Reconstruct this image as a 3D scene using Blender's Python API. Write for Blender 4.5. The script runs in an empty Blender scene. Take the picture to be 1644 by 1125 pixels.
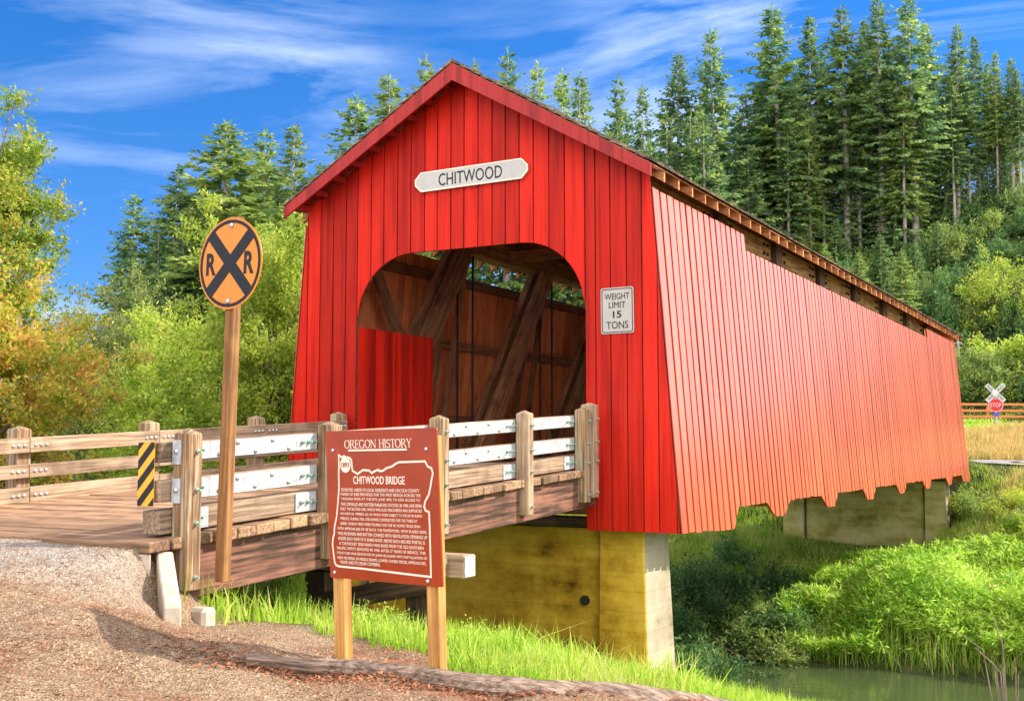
import bpy, bmesh, math, random
import numpy as np
from mathutils import Vector, Matrix
R = math.radians
C = bpy.context.scene.collection
scn = bpy.context.scene
# ------------------------------------------------------------------ camera
CAM = np.array((9.76, -16.30, 0.37)); FPX = 1892.0; YAW = R(28.6); PIT = math.atan(155/1892.0)
f0 = np.array([-math.sin(YAW), math.cos(YAW), 0]); RT = np.array([math.cos(YAW), math.sin(YAW), 0])
FW = f0*math.cos(PIT)+np.array([0, 0, math.sin(PIT)]); UP = np.array([0, 0, math.cos(PIT)])-f0*math.sin(PIT)
cd = bpy.data.cameras.new('camera'); cam = bpy.data.objects.new('camera', cd); C.objects.link(cam)
cd.sensor_width = 36.0; cd.lens = 36.0*FPX/1644.0; cd.clip_start = 0.05; cd.clip_end = 3000
cam.matrix_world = Matrix(((RT[0], UP[0], -FW[0], CAM[0]), (RT[1], UP[1], -FW[1], CAM[1]), (RT[2], UP[2], -FW[2], CAM[2]), (0, 0, 0, 1)))
scn.camera = cam
def at(u, v, d):            # a photo pixel and a distance -> a point in the place
    return CAM+(FW*FPX+RT*(u-822)+UP*(562.5-v))*(d/FPX)
# ------------------------------------------------------------------ light
EL, AZ = R(35), R(36)
SUN = Vector((math.cos(AZ)*math.cos(EL), math.sin(AZ)*math.cos(EL), math.sin(EL)))
sl = bpy.data.lights.new('sun', 'SUN'); sl.energy = 3.6; sl.angle = R(0.5); sl.color = (1, 0.91, 0.76)
so = bpy.data.objects.new('sun', sl); C.objects.link(so); so.rotation_euler = SUN.to_track_quat('Z', 'Y').to_euler()
scn.view_settings.view_transform = 'Standard'; scn.view_settings.look = 'None'
scn.view_settings.exposure = 1.15; scn.view_settings.gamma = 1.0
w = bpy.data.worlds.new('World'); scn.world = w; w.use_nodes = True
nt = w.node_tree; nt.nodes.clear()
def N(nt, t, **k):
    n = nt.nodes.new(t)
    for a, b in k.items(): setattr(n, a, b)
    return n
sky = N(nt, 'ShaderNodeTexSky', sky_type='NISHITA'); sky.sun_disc = False
sky.sun_elevation = EL; sky.sun_rotation = R(90)-AZ; sky.air_density = 1.0; sky.dust_density = 0.1; sky.ozone_density = 1.6
hs = N(nt, 'ShaderNodeHueSaturation'); hs.inputs['Saturation'].default_value = 1.45; hs.inputs['Hue'].default_value = 0.513; hs.inputs['Value'].default_value = 0.72
bg = N(nt, 'ShaderNodeBackground'); bg.inputs['Strength'].default_value = 0.15
tc = N(nt, 'ShaderNodeTexCoord'); mp = N(nt, 'ShaderNodeMapping'); mp.inputs['Rotation'].default_value = (R(12), R(10), R(-32)); mp.inputs['Scale'].default_value = (1.5, 3.0, 9.0)
n1 = N(nt, 'ShaderNodeTexNoise'); n1.inputs['Scale'].default_value = 1.15; n1.inputs['Detail'].default_value = 9; n1.inputs['Roughness'].default_value = 0.60; n1.inputs['Distortion'].default_value = 0.9
n2 = N(nt, 'ShaderNodeTexNoise'); n2.inputs['Scale'].default_value = 2.2; n2.inputs['Detail'].default_value = 3
r1 = N(nt, 'ShaderNodeMapRange'); r1.inputs['From Min'].default_value = 0.47; r1.inputs['From Max'].default_value = 0.93
r2 = N(nt, 'ShaderNodeMapRange'); r2.inputs['From Min'].default_value = 0.36; r2.inputs['From Max'].default_value = 0.64
ml = N(nt, 'ShaderNodeMath', operation='MULTIPLY'); mx = N(nt, 'ShaderNodeMix', data_type='RGBA')
mx.inputs['B'].default_value = (5.8, 6.3, 6.9, 1)
L = nt.links.new
sv = N(nt, 'ShaderNodeVectorMath', operation='ADD'); sv.inputs[1].default_value = (0, 0, 0.15); L(tc.outputs['Generated'], sv.inputs[0])   # clean mountain air: little white at the horizon
sn = N(nt, 'ShaderNodeVectorMath', operation='NORMALIZE'); L(sv.outputs[0], sn.inputs[0]); L(sn.outputs[0], sky.inputs[0])
L(sky.outputs[0], hs.inputs['Color']); L(tc.outputs['Generated'], mp.inputs[0]); L(mp.outputs[0], n1.inputs[0]); L(tc.outputs['Generated'], n2.inputs[0])
L(n1.outputs[0], r1.inputs[0]); L(n2.outputs[0], r2.inputs[0]); L(r1.outputs[0], ml.inputs[0]); L(r2.outputs[0], ml.inputs[1])
bk = N(nt, 'ShaderNodeVectorMath', operation='DOT_PRODUCT'); bk.inputs[1].default_value = (0.36, -0.86, 0.36); L(tc.outputs['Generated'], bk.inputs[0])   # unseen bright cloud sheet added behind the camera as fill light
r3 = N(nt, 'ShaderNodeMapRange'); r3.interpolation_type = 'SMOOTHSTEP'; r3.inputs['From Min'].default_value = 0.0; r3.inputs['From Max'].default_value = 0.75; L(bk.outputs['Value'], r3.inputs[0])
r4 = N(nt, 'ShaderNodeMapRange'); r4.inputs['From Min'].default_value = 0.25; r4.inputs['From Max'].default_value = 0.6; L(n1.outputs[0], r4.inputs[0])
m5 = N(nt, 'ShaderNodeMath', operation='MULTIPLY'); L(r3.outputs[0], m5.inputs[0]); L(r4.outputs[0], m5.inputs[1])
mb = N(nt, 'ShaderNodeMix', data_type='RGBA'); mb.inputs['B'].default_value = (13.5, 12.8, 11.9, 1); L(m5.outputs[0], mb.inputs['Factor']); L(mx.outputs['Result'], mb.inputs['A'])
L(ml.outputs[0], mx.inputs['Factor']); L(hs.outputs[0], mx.inputs['A']); dv = N(nt, 'ShaderNodeVectorMath', operation='DOT_PRODUCT'); dv.inputs[1].default_value = (0.62, 0.74, 0.26); L(tc.outputs['Generated'], dv.inputs[0])   # bright sky veil added out of view at right for the side wall's sheen
r5 = N(nt, 'ShaderNodeMapRange'); r5.interpolation_type = 'SMOOTHSTEP'; r5.inputs['From Min'].default_value = 0.78; r5.inputs['From Max'].default_value = 1.0; r5.inputs['To Max'].default_value = 0.85; L(dv.outputs['Value'], r5.inputs[0])
mv = N(nt, 'ShaderNodeMix', data_type='RGBA'); mv.inputs['B'].default_value = (9.0, 7.6, 6.2, 1); L(r5.outputs[0], mv.inputs['Factor']); L(mb.outputs['Result'], mv.inputs['A'])
L(mv.outputs['Result'], bg.inputs['Color'])
L(bg.outputs[0], N(nt, 'ShaderNodeOutputWorld').inputs[0])
scn.cycles.max_bounces = 8; scn.cycles.diffuse_bounces = 6; scn.cycles.transparent_max_bounces = 4
scn.cycles.use_denoising = True

# ------------------------------------------------------------------ materials
def newmat(name):
    m = bpy.data.materials.new(name); m.use_nodes = True; nt = m.node_tree
    b = nt.nodes['Principled BSDF']; return m, nt, b
def ramp(nt, stops):
    r = N(nt, 'ShaderNodeValToRGB'); e = r.color_ramp.elements
    while len(e) > 1: e.remove(e[0])
    e[0].position = stops[0][0]; e[0].color = (*stops[0][1], 1)
    for p, c in stops[1:]:
        x = e.new(p); x.color = (*c, 1)
    return r
def bump(nt, b, src, strength, dist=0.01):
    n = N(nt, 'ShaderNodeBump'); n.inputs['Strength'].default_value = strength; n.inputs['Distance'].default_value = dist
    nt.links.new(src, n.inputs['Height']); nt.links.new(n.outputs[0], b.inputs['Normal'])
def plain(name, col, rough=0.6, metal=0.0, var=0.15, scale=12, spec=0.5, bmp=0.0):
    m, nt, b = newmat(name); tc = N(nt, 'ShaderNodeTexCoord'); n = N(nt, 'ShaderNodeTexNoise')
    n.inputs['Scale'].default_value = scale; n.inputs['Detail'].default_value = 6
    nt.links.new(tc.outputs['Object'], n.inputs[0])
    r = ramp(nt, [(0.3, tuple(c*(1-var) for c in col)), (0.7, tuple(min(1, c*(1+var)) for c in col))])
    nt.links.new(n.outputs[0], r.inputs[0]); nt.links.new(r.outputs[0], b.inputs['Base Color'])
    b.inputs['Roughness'].default_value = rough; b.inputs['Metallic'].default_value = metal; b.inputs['Specular IOR Level'].default_value = spec
    if bmp: bump(nt, b, n.outputs[0], bmp)
    return m
def wood(name, c1, c2, axis='X', rough=0.75, crack=0.35, var=0.35, green=None, fine=1.0, stain=0.55):
    """weathered timber, grain along one local axis, tone differing from piece to piece"""
    m, nt, b = newmat(name); L = nt.links.new
    tc = N(nt, 'ShaderNodeTexCoord'); oi = N(nt, 'ShaderNodeObjectInfo'); ge = N(nt, 'ShaderNodeNewGeometry')
    ad = N(nt, 'ShaderNodeMath', operation='ADD'); L(oi.outputs['Random'], ad.inputs[0]); L(ge.outputs['Random Per Island'], ad.inputs[1])
    sc = N(nt, 'ShaderNodeVectorMath', operation='SCALE'); sc.inputs[0].default_value = (17, 31, 23); L(ad.outputs[0], sc.inputs['Scale'])
    va = N(nt, 'ShaderNodeVectorMath', operation='ADD'); L(tc.outputs['Object'], va.inputs[0]); L(sc.outputs[0], va.inputs[1])
    mp = N(nt, 'ShaderNodeMapping'); f_ = 9*fine; s = {'X': (0.5, f_, f_), 'Y': (f_, 0.5, f_), 'Z': (f_, f_, 0.5)}[axis]; mp.inputs['Scale'].default_value = s
    L(va.outputs[0], mp.inputs[0])
    n = N(nt, 'ShaderNodeTexNoise'); n.inputs['Scale'].default_value = 2.2; n.inputs['Detail'].default_value = 8; n.inputs['Roughness'].default_value = 0.62; L(mp.outputs[0], n.inputs[0])
    g = N(nt, 'ShaderNodeTexNoise'); g.inputs['Scale'].default_value = 7; g.inputs['Detail'].default_value = 4; L(mp.outputs[0], g.inputs[0])
    st = N(nt, 'ShaderNodeTexNoise'); st.inputs['Scale'].default_value = 2.6; st.inputs['Detail'].default_value = 4; L(va.outputs[0], st.inputs[0])
    r = ramp(nt, [(0.28, tuple(c*0.45 for c in c1)), (0.42, c1), (0.62, c2), (0.8, tuple(min(1, c*1.25) for c in c2))]); L(n.outputs[0], r.inputs[0])
    mr = N(nt, 'ShaderNodeMapRange'); mr.inputs['To Min'].default_value = 1-var; mr.inputs['To Max'].default_value = 1+var
    fr = N(nt, 'ShaderNodeMath', operation='FRACT'); L(ad.outputs[0], fr.inputs[0]); L(fr.outputs[0], mr.inputs[0])
    mm = N(nt, 'ShaderNodeMix', data_type='RGBA', blend_type='MULTIPLY'); mm.inputs['Factor'].default_value = 1; L(r.outputs[0], mm.inputs['A']); L(mr.outputs[0], mm.inputs['B'])
    r2 = ramp(nt, [(0.33, (0.35, 0.33, 0.3)), (0.5, (1, 1, 1))]); L(st.outputs[0], r2.inputs[0])
    m2 = N(nt, 'ShaderNodeMix', data_type='RGBA', blend_type='MULTIPLY'); m2.inputs['Factor'].default_value = stain; L(mm.outputs['Result'], m2.inputs['A']); L(r2.outputs[0], m2.inputs['B'])
    out = m2.outputs['Result']
    if green:
        r3 = ramp(nt, [(0.5, (0, 0, 0)), (0.62, (1, 1, 1))]); L(n.outputs[0], r3.inputs[0])
        m3 = N(nt, 'ShaderNodeMix', data_type='RGBA'); L(r3.outputs[0], m3.inputs['Factor']); L(out, m3.inputs['A']); m3.inputs['B'].default_value = (*green, 1); out = m3.outputs['Result']
    L(out, b.inputs['Base Color']); b.inputs['Roughness'].default_value = rough; b.inputs['Specular IOR Level'].default_value = 0.3
    bump(nt, b, g.outputs[0], crack, 0.012)
    return m
def redpaint(name, c1, c2, rough, spec, wear):
    """painted vertical boards, each board a touch different, faint streaks and chips down the grain"""
    m, nt, b = newmat(name); L = nt.links.new
    tc = N(nt, 'ShaderNodeTexCoord'); ge = N(nt, 'ShaderNodeNewGeometry')
    mp = N(nt, 'ShaderNodeMapping'); mp.inputs['Scale'].default_value = (9, 9, 0.35); L(tc.outputs['Object'], mp.inputs[0])
    n = N(nt, 'ShaderNodeTexNoise'); n.inputs['Scale'].default_value = 2.5; n.inputs['Detail'].default_value = 7; L(mp.outputs[0], n.inputs[0])
    r = ramp(nt, [(0.3, c1), (0.7, c2)]); L(n.outputs[0], r.inputs[0])
    mr = N(nt, 'ShaderNodeMapRange'); mr.inputs['To Min'].default_value = 0.66; mr.inputs['To Max'].default_value = 1.18; L(ge.outputs['Random Per Island'], mr.inputs[0])
    mm = N(nt, 'ShaderNodeMix', data_type='RGBA', blend_type='MULTIPLY'); mm.inputs['Factor'].default_value = 1; L(r.outputs[0], mm.inputs['A']); L(mr.outputs[0], mm.inputs['B'])
    w2 = N(nt, 'ShaderNodeTexNoise'); w2.inputs['Scale'].default_value = 5.5; w2.inputs['Detail'].default_value = 8; w2.inputs['Roughness'].default_value = 0.7
    mp2 = N(nt, 'ShaderNodeMapping'); mp2.inputs['Scale'].default_value = (3, 3, 0.8); L(tc.outputs['Object'], mp2.inputs[0]); L(mp2.outputs[0], w2.inputs[0])
    r3 = ramp(nt, [(0.62, (0, 0, 0)), (0.76, (wear, wear, wear))]); L(w2.outputs[0], r3.inputs[0])
    m3 = N(nt, 'ShaderNodeMix', data_type='RGBA'); L(r3.outputs[0], m3.inputs['Factor']); L(mm.outputs['Result'], m3.inputs['A']); m3.inputs['B'].default_value = (0.36, 0.16, 0.09, 1)
    mp4 = N(nt, 'ShaderNodeMapping'); mp4.inputs['Scale'].default_value = (5, 5, 0.22); L(tc.outputs['Object'], mp4.inputs[0]); n4 = N(nt, 'ShaderNodeTexNoise'); n4.inputs['Scale'].default_value = 1.6; n4.inputs['Detail'].default_value = 5; L(mp4.outputs[0], n4.inputs[0])
    n5 = N(nt, 'ShaderNodeTexNoise'); n5.inputs['Scale'].default_value = 0.55; n5.inputs['Detail'].default_value = 4; L(tc.outputs['Object'], n5.inputs[0])
    r4 = ramp(nt, [(0.34, (0.62, 0.58, 0.58)), (0.5, (1, 1, 1)), (0.68, (1.0, 1.25, 1.25))]); L(n4.outputs[0], r4.inputs[0])
    r5 = ramp(nt, [(0.35, (0.80, 0.72, 0.72)), (0.62, (1.0, 1.15, 1.1))]); L(n5.outputs[0], r5.inputs[0])
    m4 = N(nt, 'ShaderNodeMix', data_type='RGBA', blend_type='MULTIPLY'); m4.inputs['Factor'].default_value = 0.95; L(m3.outputs['Result'], m4.inputs['A']); L(r4.outputs[0], m4.inputs['B'])
    m5 = N(nt, 'ShaderNodeMix', data_type='RGBA', blend_type='MULTIPLY'); m5.inputs['Factor'].default_value = 0.8; L(m4.outputs['Result'], m5.inputs['A']); L(r5.outputs[0], m5.inputs['B'])
    L(m5.outputs['Result'], b.inputs['Base Color'])
    b.inputs['Roughness'].default_value = rough; b.inputs['Specular IOR Level'].default_value = spec
    bump(nt, b, n.outputs[0], 0.25, 0.01)
    return m
def leafmat(name, cols, trans=0.35, rough=0.5):
    """leaves or needles: hue differs from leaf to leaf, light comes through"""
    m, nt, b = newmat(name); L = nt.links.new
    ge = N(nt, 'ShaderNodeNewGeometry'); oi = N(nt, 'ShaderNodeObjectInfo')
    tc = N(nt, 'ShaderNodeTexCoord'); n = N(nt, 'ShaderNodeTexNoise'); n.inputs['Scale'].default_value = 0.9; n.inputs['Detail'].default_value = 3; L(tc.outputs['Object'], n.inputs[0])
    a = N(nt, 'ShaderNodeMath', operation='MULTIPLY_ADD'); L(ge.outputs['Random Per Island'], a.inputs[0]); a.inputs[1].default_value = 0.55
    s = N(nt, 'ShaderNodeMapRange'); s.inputs['From Min'].default_value = 0.3; s.inputs['From Max'].default_value = 0.7; s.inputs['To Max'].default_value = 0.45; L(n.outputs[0], s.inputs[0]); L(s.outputs[0], a.inputs[2])
    k = len(cols); r = ramp(nt, [((i+0.5)/k, c) for i, c in enumerate(cols)]); L(a.outputs[0], r.inputs[0])
    mr = N(nt, 'ShaderNodeMapRange'); mr.inputs['To Min'].default_value = 0.8; mr.inputs['To Max'].default_value = 1.2; L(oi.outputs['Random'], mr.inputs[0])
    mm = N(nt, 'ShaderNodeMix', data_type='RGBA', blend_type='MULTIPLY'); mm.inputs['Factor'].default_value = 1; L(r.outputs[0], mm.inputs['A']); L(mr.outputs[0], mm.inputs['B'])
    L(mm.outputs['Result'], b.inputs['Base Color']); b.inputs['Roughness'].default_value = rough; b.inputs['Specular IOR Level'].default_value = 0.35
    t = N(nt, 'ShaderNodeBsdfTranslucent'); L(mm.outputs['Result'], t.inputs[0])
    mi = N(nt, 'ShaderNodeMixShader'); mi.inputs[0].default_value = trans; L(b.outputs[0], mi.inputs[1]); L(t.outputs[0], mi.inputs[2])
    L(mi.outputs[0], nt.nodes['Material Output'].inputs[0])
    return m
M = {}
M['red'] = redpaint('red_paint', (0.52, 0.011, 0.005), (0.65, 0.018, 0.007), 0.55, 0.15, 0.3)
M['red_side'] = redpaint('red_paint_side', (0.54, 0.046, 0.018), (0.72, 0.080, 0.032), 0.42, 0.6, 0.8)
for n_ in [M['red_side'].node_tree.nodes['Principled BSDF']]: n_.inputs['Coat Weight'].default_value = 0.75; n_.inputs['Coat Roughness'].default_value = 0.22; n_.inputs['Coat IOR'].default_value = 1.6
M['red_trim'] = redpaint('red_trim', (0.27, 0.012, 0.012), (0.36, 0.018, 0.017), 0.5, 0.25, 0.2)
M['old_in'] = wood('brown_boards_z', (0.90, 0.24, 0.08), (0.98, 0.40, 0.16), 'Z', var=0.25, stain=0.3)
M['truss'] = wood('truss_timber', (0.24, 0.11, 0.055), (0.46, 0.22, 0.11), 'X', var=0.25)
M['chord'] = wood('chord_timber', (0.24, 0.15, 0.05), (0.46, 0.30, 0.10), 'X', var=0.15)
M['rafter'] = wood('rafter_wood', (0.45, 0.18, 0.07), (0.66, 0.30, 0.13), 'X', var=0.2)
M['plank_end'] = wood('deck_plank', (0.20, 0.115, 0.065), (0.40, 0.24, 0.14), 'X', var=0.5, fine=1.6)
M['inner_deck'] = wood('inner_deck', (0.50, 0.36, 0.24), (0.74, 0.58, 0.42), 'X', var=0.2)
M['grey_wood'] = wood('weathered_wood', (0.22, 0.145, 0.095), (0.42, 0.30, 0.20), 'X', fine=1.8, var=0.22, crack=0.6)
M['post'] = wood('post_wood', (0.20, 0.11, 0.055), (0.38, 0.23, 0.125), 'X', fine=1.8, var=0.2, crack=0.6, green=(0.36, 0.33, 0.24))
M['new_post'] = wood('treated_post', (0.40, 0.19, 0.05), (0.60, 0.33, 0.10), 'X', fine=1.8, var=0.08, crack=0.2)
M['brown_post'] = wood('brown_post', (0.19, 0.085, 0.03), (0.34, 0.17, 0.06), 'X', fine=1.8, var=0.08, crack=0.3)
M['stringer'] = wood('creosote_stringer', (0.06, 0.03, 0.02), (0.27, 0.12, 0.08), 'X', var=0.1, crack=0.5)
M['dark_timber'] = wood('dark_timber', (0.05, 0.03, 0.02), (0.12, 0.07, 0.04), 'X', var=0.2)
M['log'] = wood('log_wood', (0.15, 0.10, 0.08), (0.38, 0.27, 0.21), 'X', var=0.1, crack=1.0)
M['shake'] = wood('roof_shake', (0.10, 0.07, 0.05), (0.26, 0.19, 0.13), 'X', var=0.45)
M['galv'] = plain('galvanised_steel', (0.40, 0.42, 0.45), 0.5, 0.2, 0.28, 14)
M['bolt'] = plain('bolt_steel', (0.55, 0.58, 0.58), 0.35, 0.8, 0.2, 40)
M['bolt_green'] = plain('bolt_patina', (0.30, 0.42, 0.36), 0.5, 0.5, 0.3, 40)
M['iron'] = plain('dark_iron', (0.02, 0.018, 0.016), 0.6, 0.3)
M['white_sign'] = plain('sign_white', (0.38, 0.355, 0.33), 0.5, 0, 0.07, 5)
M['white_board'] = plain('name_board_white', (0.42, 0.41, 0.39), 0.55, 0, 0.08, 6)
M['black'] = plain('black_lettering', (0.012, 0.012, 0.014), 0.5, 0, 0.1, spec=0.3)
M['yellow'] = plain('sign_yellow', (0.62, 0.20, 0.006), 0.4, 0, 0.05, 4)
M['rust_panel'] = plain('history_panel', (0.31, 0.042, 0.012), 0.22, 0, 0.12, 5, spec=0.5)
M['old_white'] = plain('worn_white_paint', (0.42, 0.41, 0.42), 0.8, 0, 0.45, 14)
M['marker_yellow'] = plain('marker_yellow', (0.70, 0.34, 0.01), 0.4, 0, 0.1, 8)
M['cream'] = plain('cream_lettering', (0.78, 0.68, 0.55), 0.5, 0, 0.03)
M['stop_red'] = plain('stop_red', (0.50, 0.008, 0.010), 0.4, 0, 0.05)
M['sign_plain'] = plain('reflective_white', (0.52, 0.52, 0.53), 0.4, 0, 0.03)
M['blue_plate'] = plain('blue_plate', (0.06, 0.06, 0.42), 0.4, 0, 0.05)
M['orange_fence'] = plain('orange_rail', (0.55, 0.17, 0.05), 0.7, 0, 0.2)
M['house_roof'] = plain('house_roof', (0.12, 0.06, 0.045), 0.8, 0, 0.2)
M['house_wall'] = plain('house_wall', (0.5, 0.52, 0.55), 0.7, 0, 0.1)
M['bark'] = plain('bark', (0.16, 0.12, 0.09), 0.9, 0, 0.4, 5, bmp=0.8)
M['bark_grey'] = plain('bark_grey', (0.36, 0.31, 0.28), 0.9, 0, 0.35, 3, bmp=0.6)
M['kerb'] = plain('kerb_concrete', (0.42, 0.36, 0.29), 0.85, 0, 0.2, 8, bmp=0.4)
def concrete(name, stops):
    m, nt, b = newmat(name); L = nt.links.new
    tc = N(nt, 'ShaderNodeTexCoord'); n = N(nt, 'ShaderNodeTexNoise'); n.inputs['Scale'].default_value = 1.1; n.inputs['Detail'].default_value = 12; n.inputs['Roughness'].default_value = 0.7; L(tc.outputs['Object'], n.inputs[0])
    mp = N(nt, 'ShaderNodeMapping'); mp.inputs['Scale'].default_value = (0.5, 0.5, 3.0); L(tc.outputs['Object'], mp.inputs[0])
    n2 = N(nt, 'ShaderNodeTexNoise'); n2.inputs['Scale'].default_value = 1.6; n2.inputs['Detail'].default_value = 6; L(mp.outputs[0], n2.inputs[0])
    r = ramp(nt, stops)
    ad = N(nt, 'ShaderNodeMix', data_type='FLOAT'); ad.inputs[0].default_value = 0.28; L(n.outputs[0], ad.inputs[2]); L(n2.outputs[0], ad.inputs[3]); L(ad.outputs[0], r.inputs[0])
    # form-board lines
    wv = N(nt, 'ShaderNodeTexWave', wave_type='BANDS', bands_direction='Z', wave_profile='SAW'); wv.inputs['Scale'].default_value = 1.05; wv.inputs['Distortion'].default_value = 0.15; L(tc.outputs['Object'], wv.inputs[0])
    r2 = ramp(nt, [(0.0, (0.62, 0.6, 0.55)), (0.05, (1, 1, 1)), (0.97, (1, 1, 1))]); L(wv.outputs['Color'], r2.inputs[0])
    mm = N(nt, 'ShaderNodeMix', data_type='RGBA', blend_type='MULTIPLY'); mm.inputs['Factor'].default_value = 0.8; L(r.outputs[0], mm.inputs['A']); L(r2.outputs[0], mm.inputs['B'])
    L(mm.outputs['Result'], b.inputs['Base Color']); b.inputs['Roughness'].default_value = 0.85; b.inputs['Specular IOR Level'].default_value = 0.2
    bump(nt, b, n.outputs[0], 0.5, 0.03); return m
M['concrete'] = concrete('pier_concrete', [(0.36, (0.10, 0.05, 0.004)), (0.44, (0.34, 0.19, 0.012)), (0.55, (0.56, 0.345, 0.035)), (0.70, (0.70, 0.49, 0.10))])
M['concrete_sunlit'] = concrete('sunlit_concrete', [(0.33, (0.16, 0.12, 0.07)), (0.43, (0.29, 0.245, 0.17)), (0.54, (0.37, 0.325, 0.24)), (0.72, (0.43, 0.39, 0.31))])
M['concrete_olive'] = concrete('far_concrete', [(0.33, (0.14, 0.12, 0.025)), (0.43, (0.34, 0.30, 0.08)), (0.54, (0.50, 0.45, 0.18)), (0.72, (0.62, 0.57, 0.34))])
def ground_mat():
    m, nt, b = newmat('ground_soil'); L = nt.links.new
    tc = N(nt, 'ShaderNodeTexCoord'); at_ = N(nt, 'ShaderNodeVertexColor'); at_.layer_name = 'mask'
    vo = N(nt, 'ShaderNodeTexVoronoi'); vo.inputs['Scale'].default_value = 70; L(tc.outputs['Object'], vo.inputs[0])
    n = N(nt, 'ShaderNodeTexNoise'); n.inputs['Scale'].default_value = 2.4; n.inputs['Detail'].default_value = 8; n.inputs['Roughness'].default_value = 0.65; L(tc.outputs['Object'], n.inputs[0])
    n3 = N(nt, 'ShaderNodeTexNoise'); n3.inputs['Scale'].default_value = 60; n3.inputs['Detail'].default_value = 3; L(tc.outputs['Object'], n3.inputs[0])
    sp = N(nt, 'ShaderNodeSeparateColor'); L(vo.outputs['Color'], sp.inputs[0])
    rg = ramp(nt, [(0.0, (0.08, 0.05, 0.033)), (0.35, (0.20, 0.135, 0.088)), (0.7, (0.32, 0.235, 0.16)), (1.0, (0.50, 0.41, 0.31))]); L(sp.outputs[0], rg.inputs[0])
    rn = ramp(nt, [(0.34, (0.24, 0.095, 0.038)), (0.48, (0.27, 0.165, 0.092)), (0.7, (0.36, 0.265, 0.165))]); L(n.outputs[0], rn.inputs[0])
    mg = N(nt, 'ShaderNodeMix', data_type='RGBA'); mg.inputs['Factor'].default_value = 0.5; L(rg.outputs[0], mg.inputs['A']); L(rn.outputs[0], mg.inputs['B'])
    # road grey
    rr = ramp(nt, [(0.0, (0.20, 0.17, 0.15)), (0.6, (0.36, 0.32, 0.28)), (1.0, (0.5, 0.46, 0.42))]); L(sp.outputs[1], rr.inputs[0])
    # soil/undergrowth
    rs = ramp(nt, [(0.35, (0.035, 0.045, 0.015)), (0.55, (0.06, 0.085, 0.02)), (0.7, (0.13, 0.10, 0.05))]); L(n.outputs[0], rs.inputs[0])
    rd = ramp(nt, [(0.35, (0.20, 0.15, 0.06)), (0.65, (0.38, 0.29, 0.12))]); L(n.outputs[0], rd.inputs[0])
    sc = N(nt, 'ShaderNodeSeparateColor'); L(at_.outputs[0], sc.inputs[0])
    m1 = N(nt, 'ShaderNodeMix', data_type='RGBA'); L(sc.outputs[0], m1.inputs['Factor']); L(rs.outputs[0], m1.inputs['A']); L(mg.outputs['Result'], m1.inputs['B'])
    m2 = N(nt, 'ShaderNodeMix', data_type='RGBA'); L(sc.outputs[1], m2.inputs['Factor']); L(m1.outputs['Result'], m2.inputs['A']); L(rr.outputs[0], m2.inputs['B'])
    m3 = N(nt, 'ShaderNodeMix', data_type='RGBA'); L(sc.outputs[2], m3.inputs['Factor']); L(m2.outputs['Result'], m3.inputs['A']); L(rd.outputs[0], m3.inputs['B'])
    L(m3.outputs['Result'], b.inputs['Base Color']); b.inputs['Roughness'].default_value = 0.95; b.inputs['Specular IOR Level'].default_value = 0.15
    ma = N(nt, 'ShaderNodeMath', operation='ADD'); L(vo.outputs['Distance'], ma.inputs[0]); L(n3.outputs[0], ma.inputs[1]); bump(nt, b, ma.outputs[0], 0.7, 0.03)
    return m
M['ground'] = ground_mat()
M['far_road'] = plain('far_road_gravel', (0.25, 0.23, 0.21), 0.95, 0, 0.2, 2)
def water_mat():
    m, nt, b = newmat('river_water'); L = nt.links.new
    b.inputs['Base Color'].default_value = (0.055, 0.075, 0.03, 1); b.inputs['Roughness'].default_value = 0.06; b.inputs['IOR'].default_value = 1.33
    tc = N(nt, 'ShaderNodeTexCoord'); mp = N(nt, 'ShaderNodeMapping'); mp.inputs['Scale'].default_value = (1.0, 2.6, 1); L(tc.outputs['Object'], mp.inputs[0])
    n = N(nt, 'ShaderNodeTexNoise'); n.inputs['Scale'].default_value = 1.6; n.inputs['Detail'].default_value = 4; L(mp.outputs[0], n.inputs[0]); bump(nt, b, n.outputs[0], 0.16, 0.05); return m
M['water'] = water_mat()
M['conifer'] = leafmat('conifer_needles', [(0.05, 0.12, 0.07), (0.10, 0.20, 0.09), (0.22, 0.34, 0.095), (0.42, 0.50, 0.13)], 0.5, 0.6)
M['conifer_light'] = leafmat('conifer_light_needles', [(0.09, 0.17, 0.055), (0.23, 0.34, 0.08), (0.44, 0.51, 0.12)], 0.5, 0.6)
M['willow'] = leafmat('willow_leaves', [(0.15, 0.24, 0.03), (0.32, 0.44, 0.045), (0.48, 0.58, 0.075), (0.64, 0.62, 0.16)], 0.5)
M['alder'] = leafmat('alder_leaves', [(0.10, 0.16, 0.04), (0.18, 0.25, 0.06), (0.32, 0.36, 0.09), (0.48, 0.44, 0.17)], 0.45)
M['autumn'] = leafmat('autumn_leaves', [(0.15, 0.27, 0.03), (0.32, 0.42, 0.045), (0.56, 0.47, 0.06), (0.68, 0.38, 0.11), (0.64, 0.26, 0.11)], 0.5)
M['autumn_green'] = leafmat('greening_leaves', [(0.10, 0.20, 0.03), (0.20, 0.34, 0.04), (0.33, 0.45, 0.05), (0.50, 0.50, 0.075), (0.62, 0.40, 0.12)], 0.5)
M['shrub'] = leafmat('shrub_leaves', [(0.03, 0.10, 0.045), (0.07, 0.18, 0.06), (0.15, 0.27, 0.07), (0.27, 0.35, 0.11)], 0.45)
M['shrub_light'] = leafmat('shrub_light_leaves', [(0.12, 0.20, 0.05), (0.25, 0.36, 0.08), (0.42, 0.48, 0.13)], 0.5)
M['grass'] = leafmat('grass_blades', [(0.13, 0.27, 0.02), (0.25, 0.46, 0.03), (0.40, 0.60, 0.05), (0.54, 0.62, 0.12), (0.62, 0.54, 0.24)], 0.45)
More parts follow.
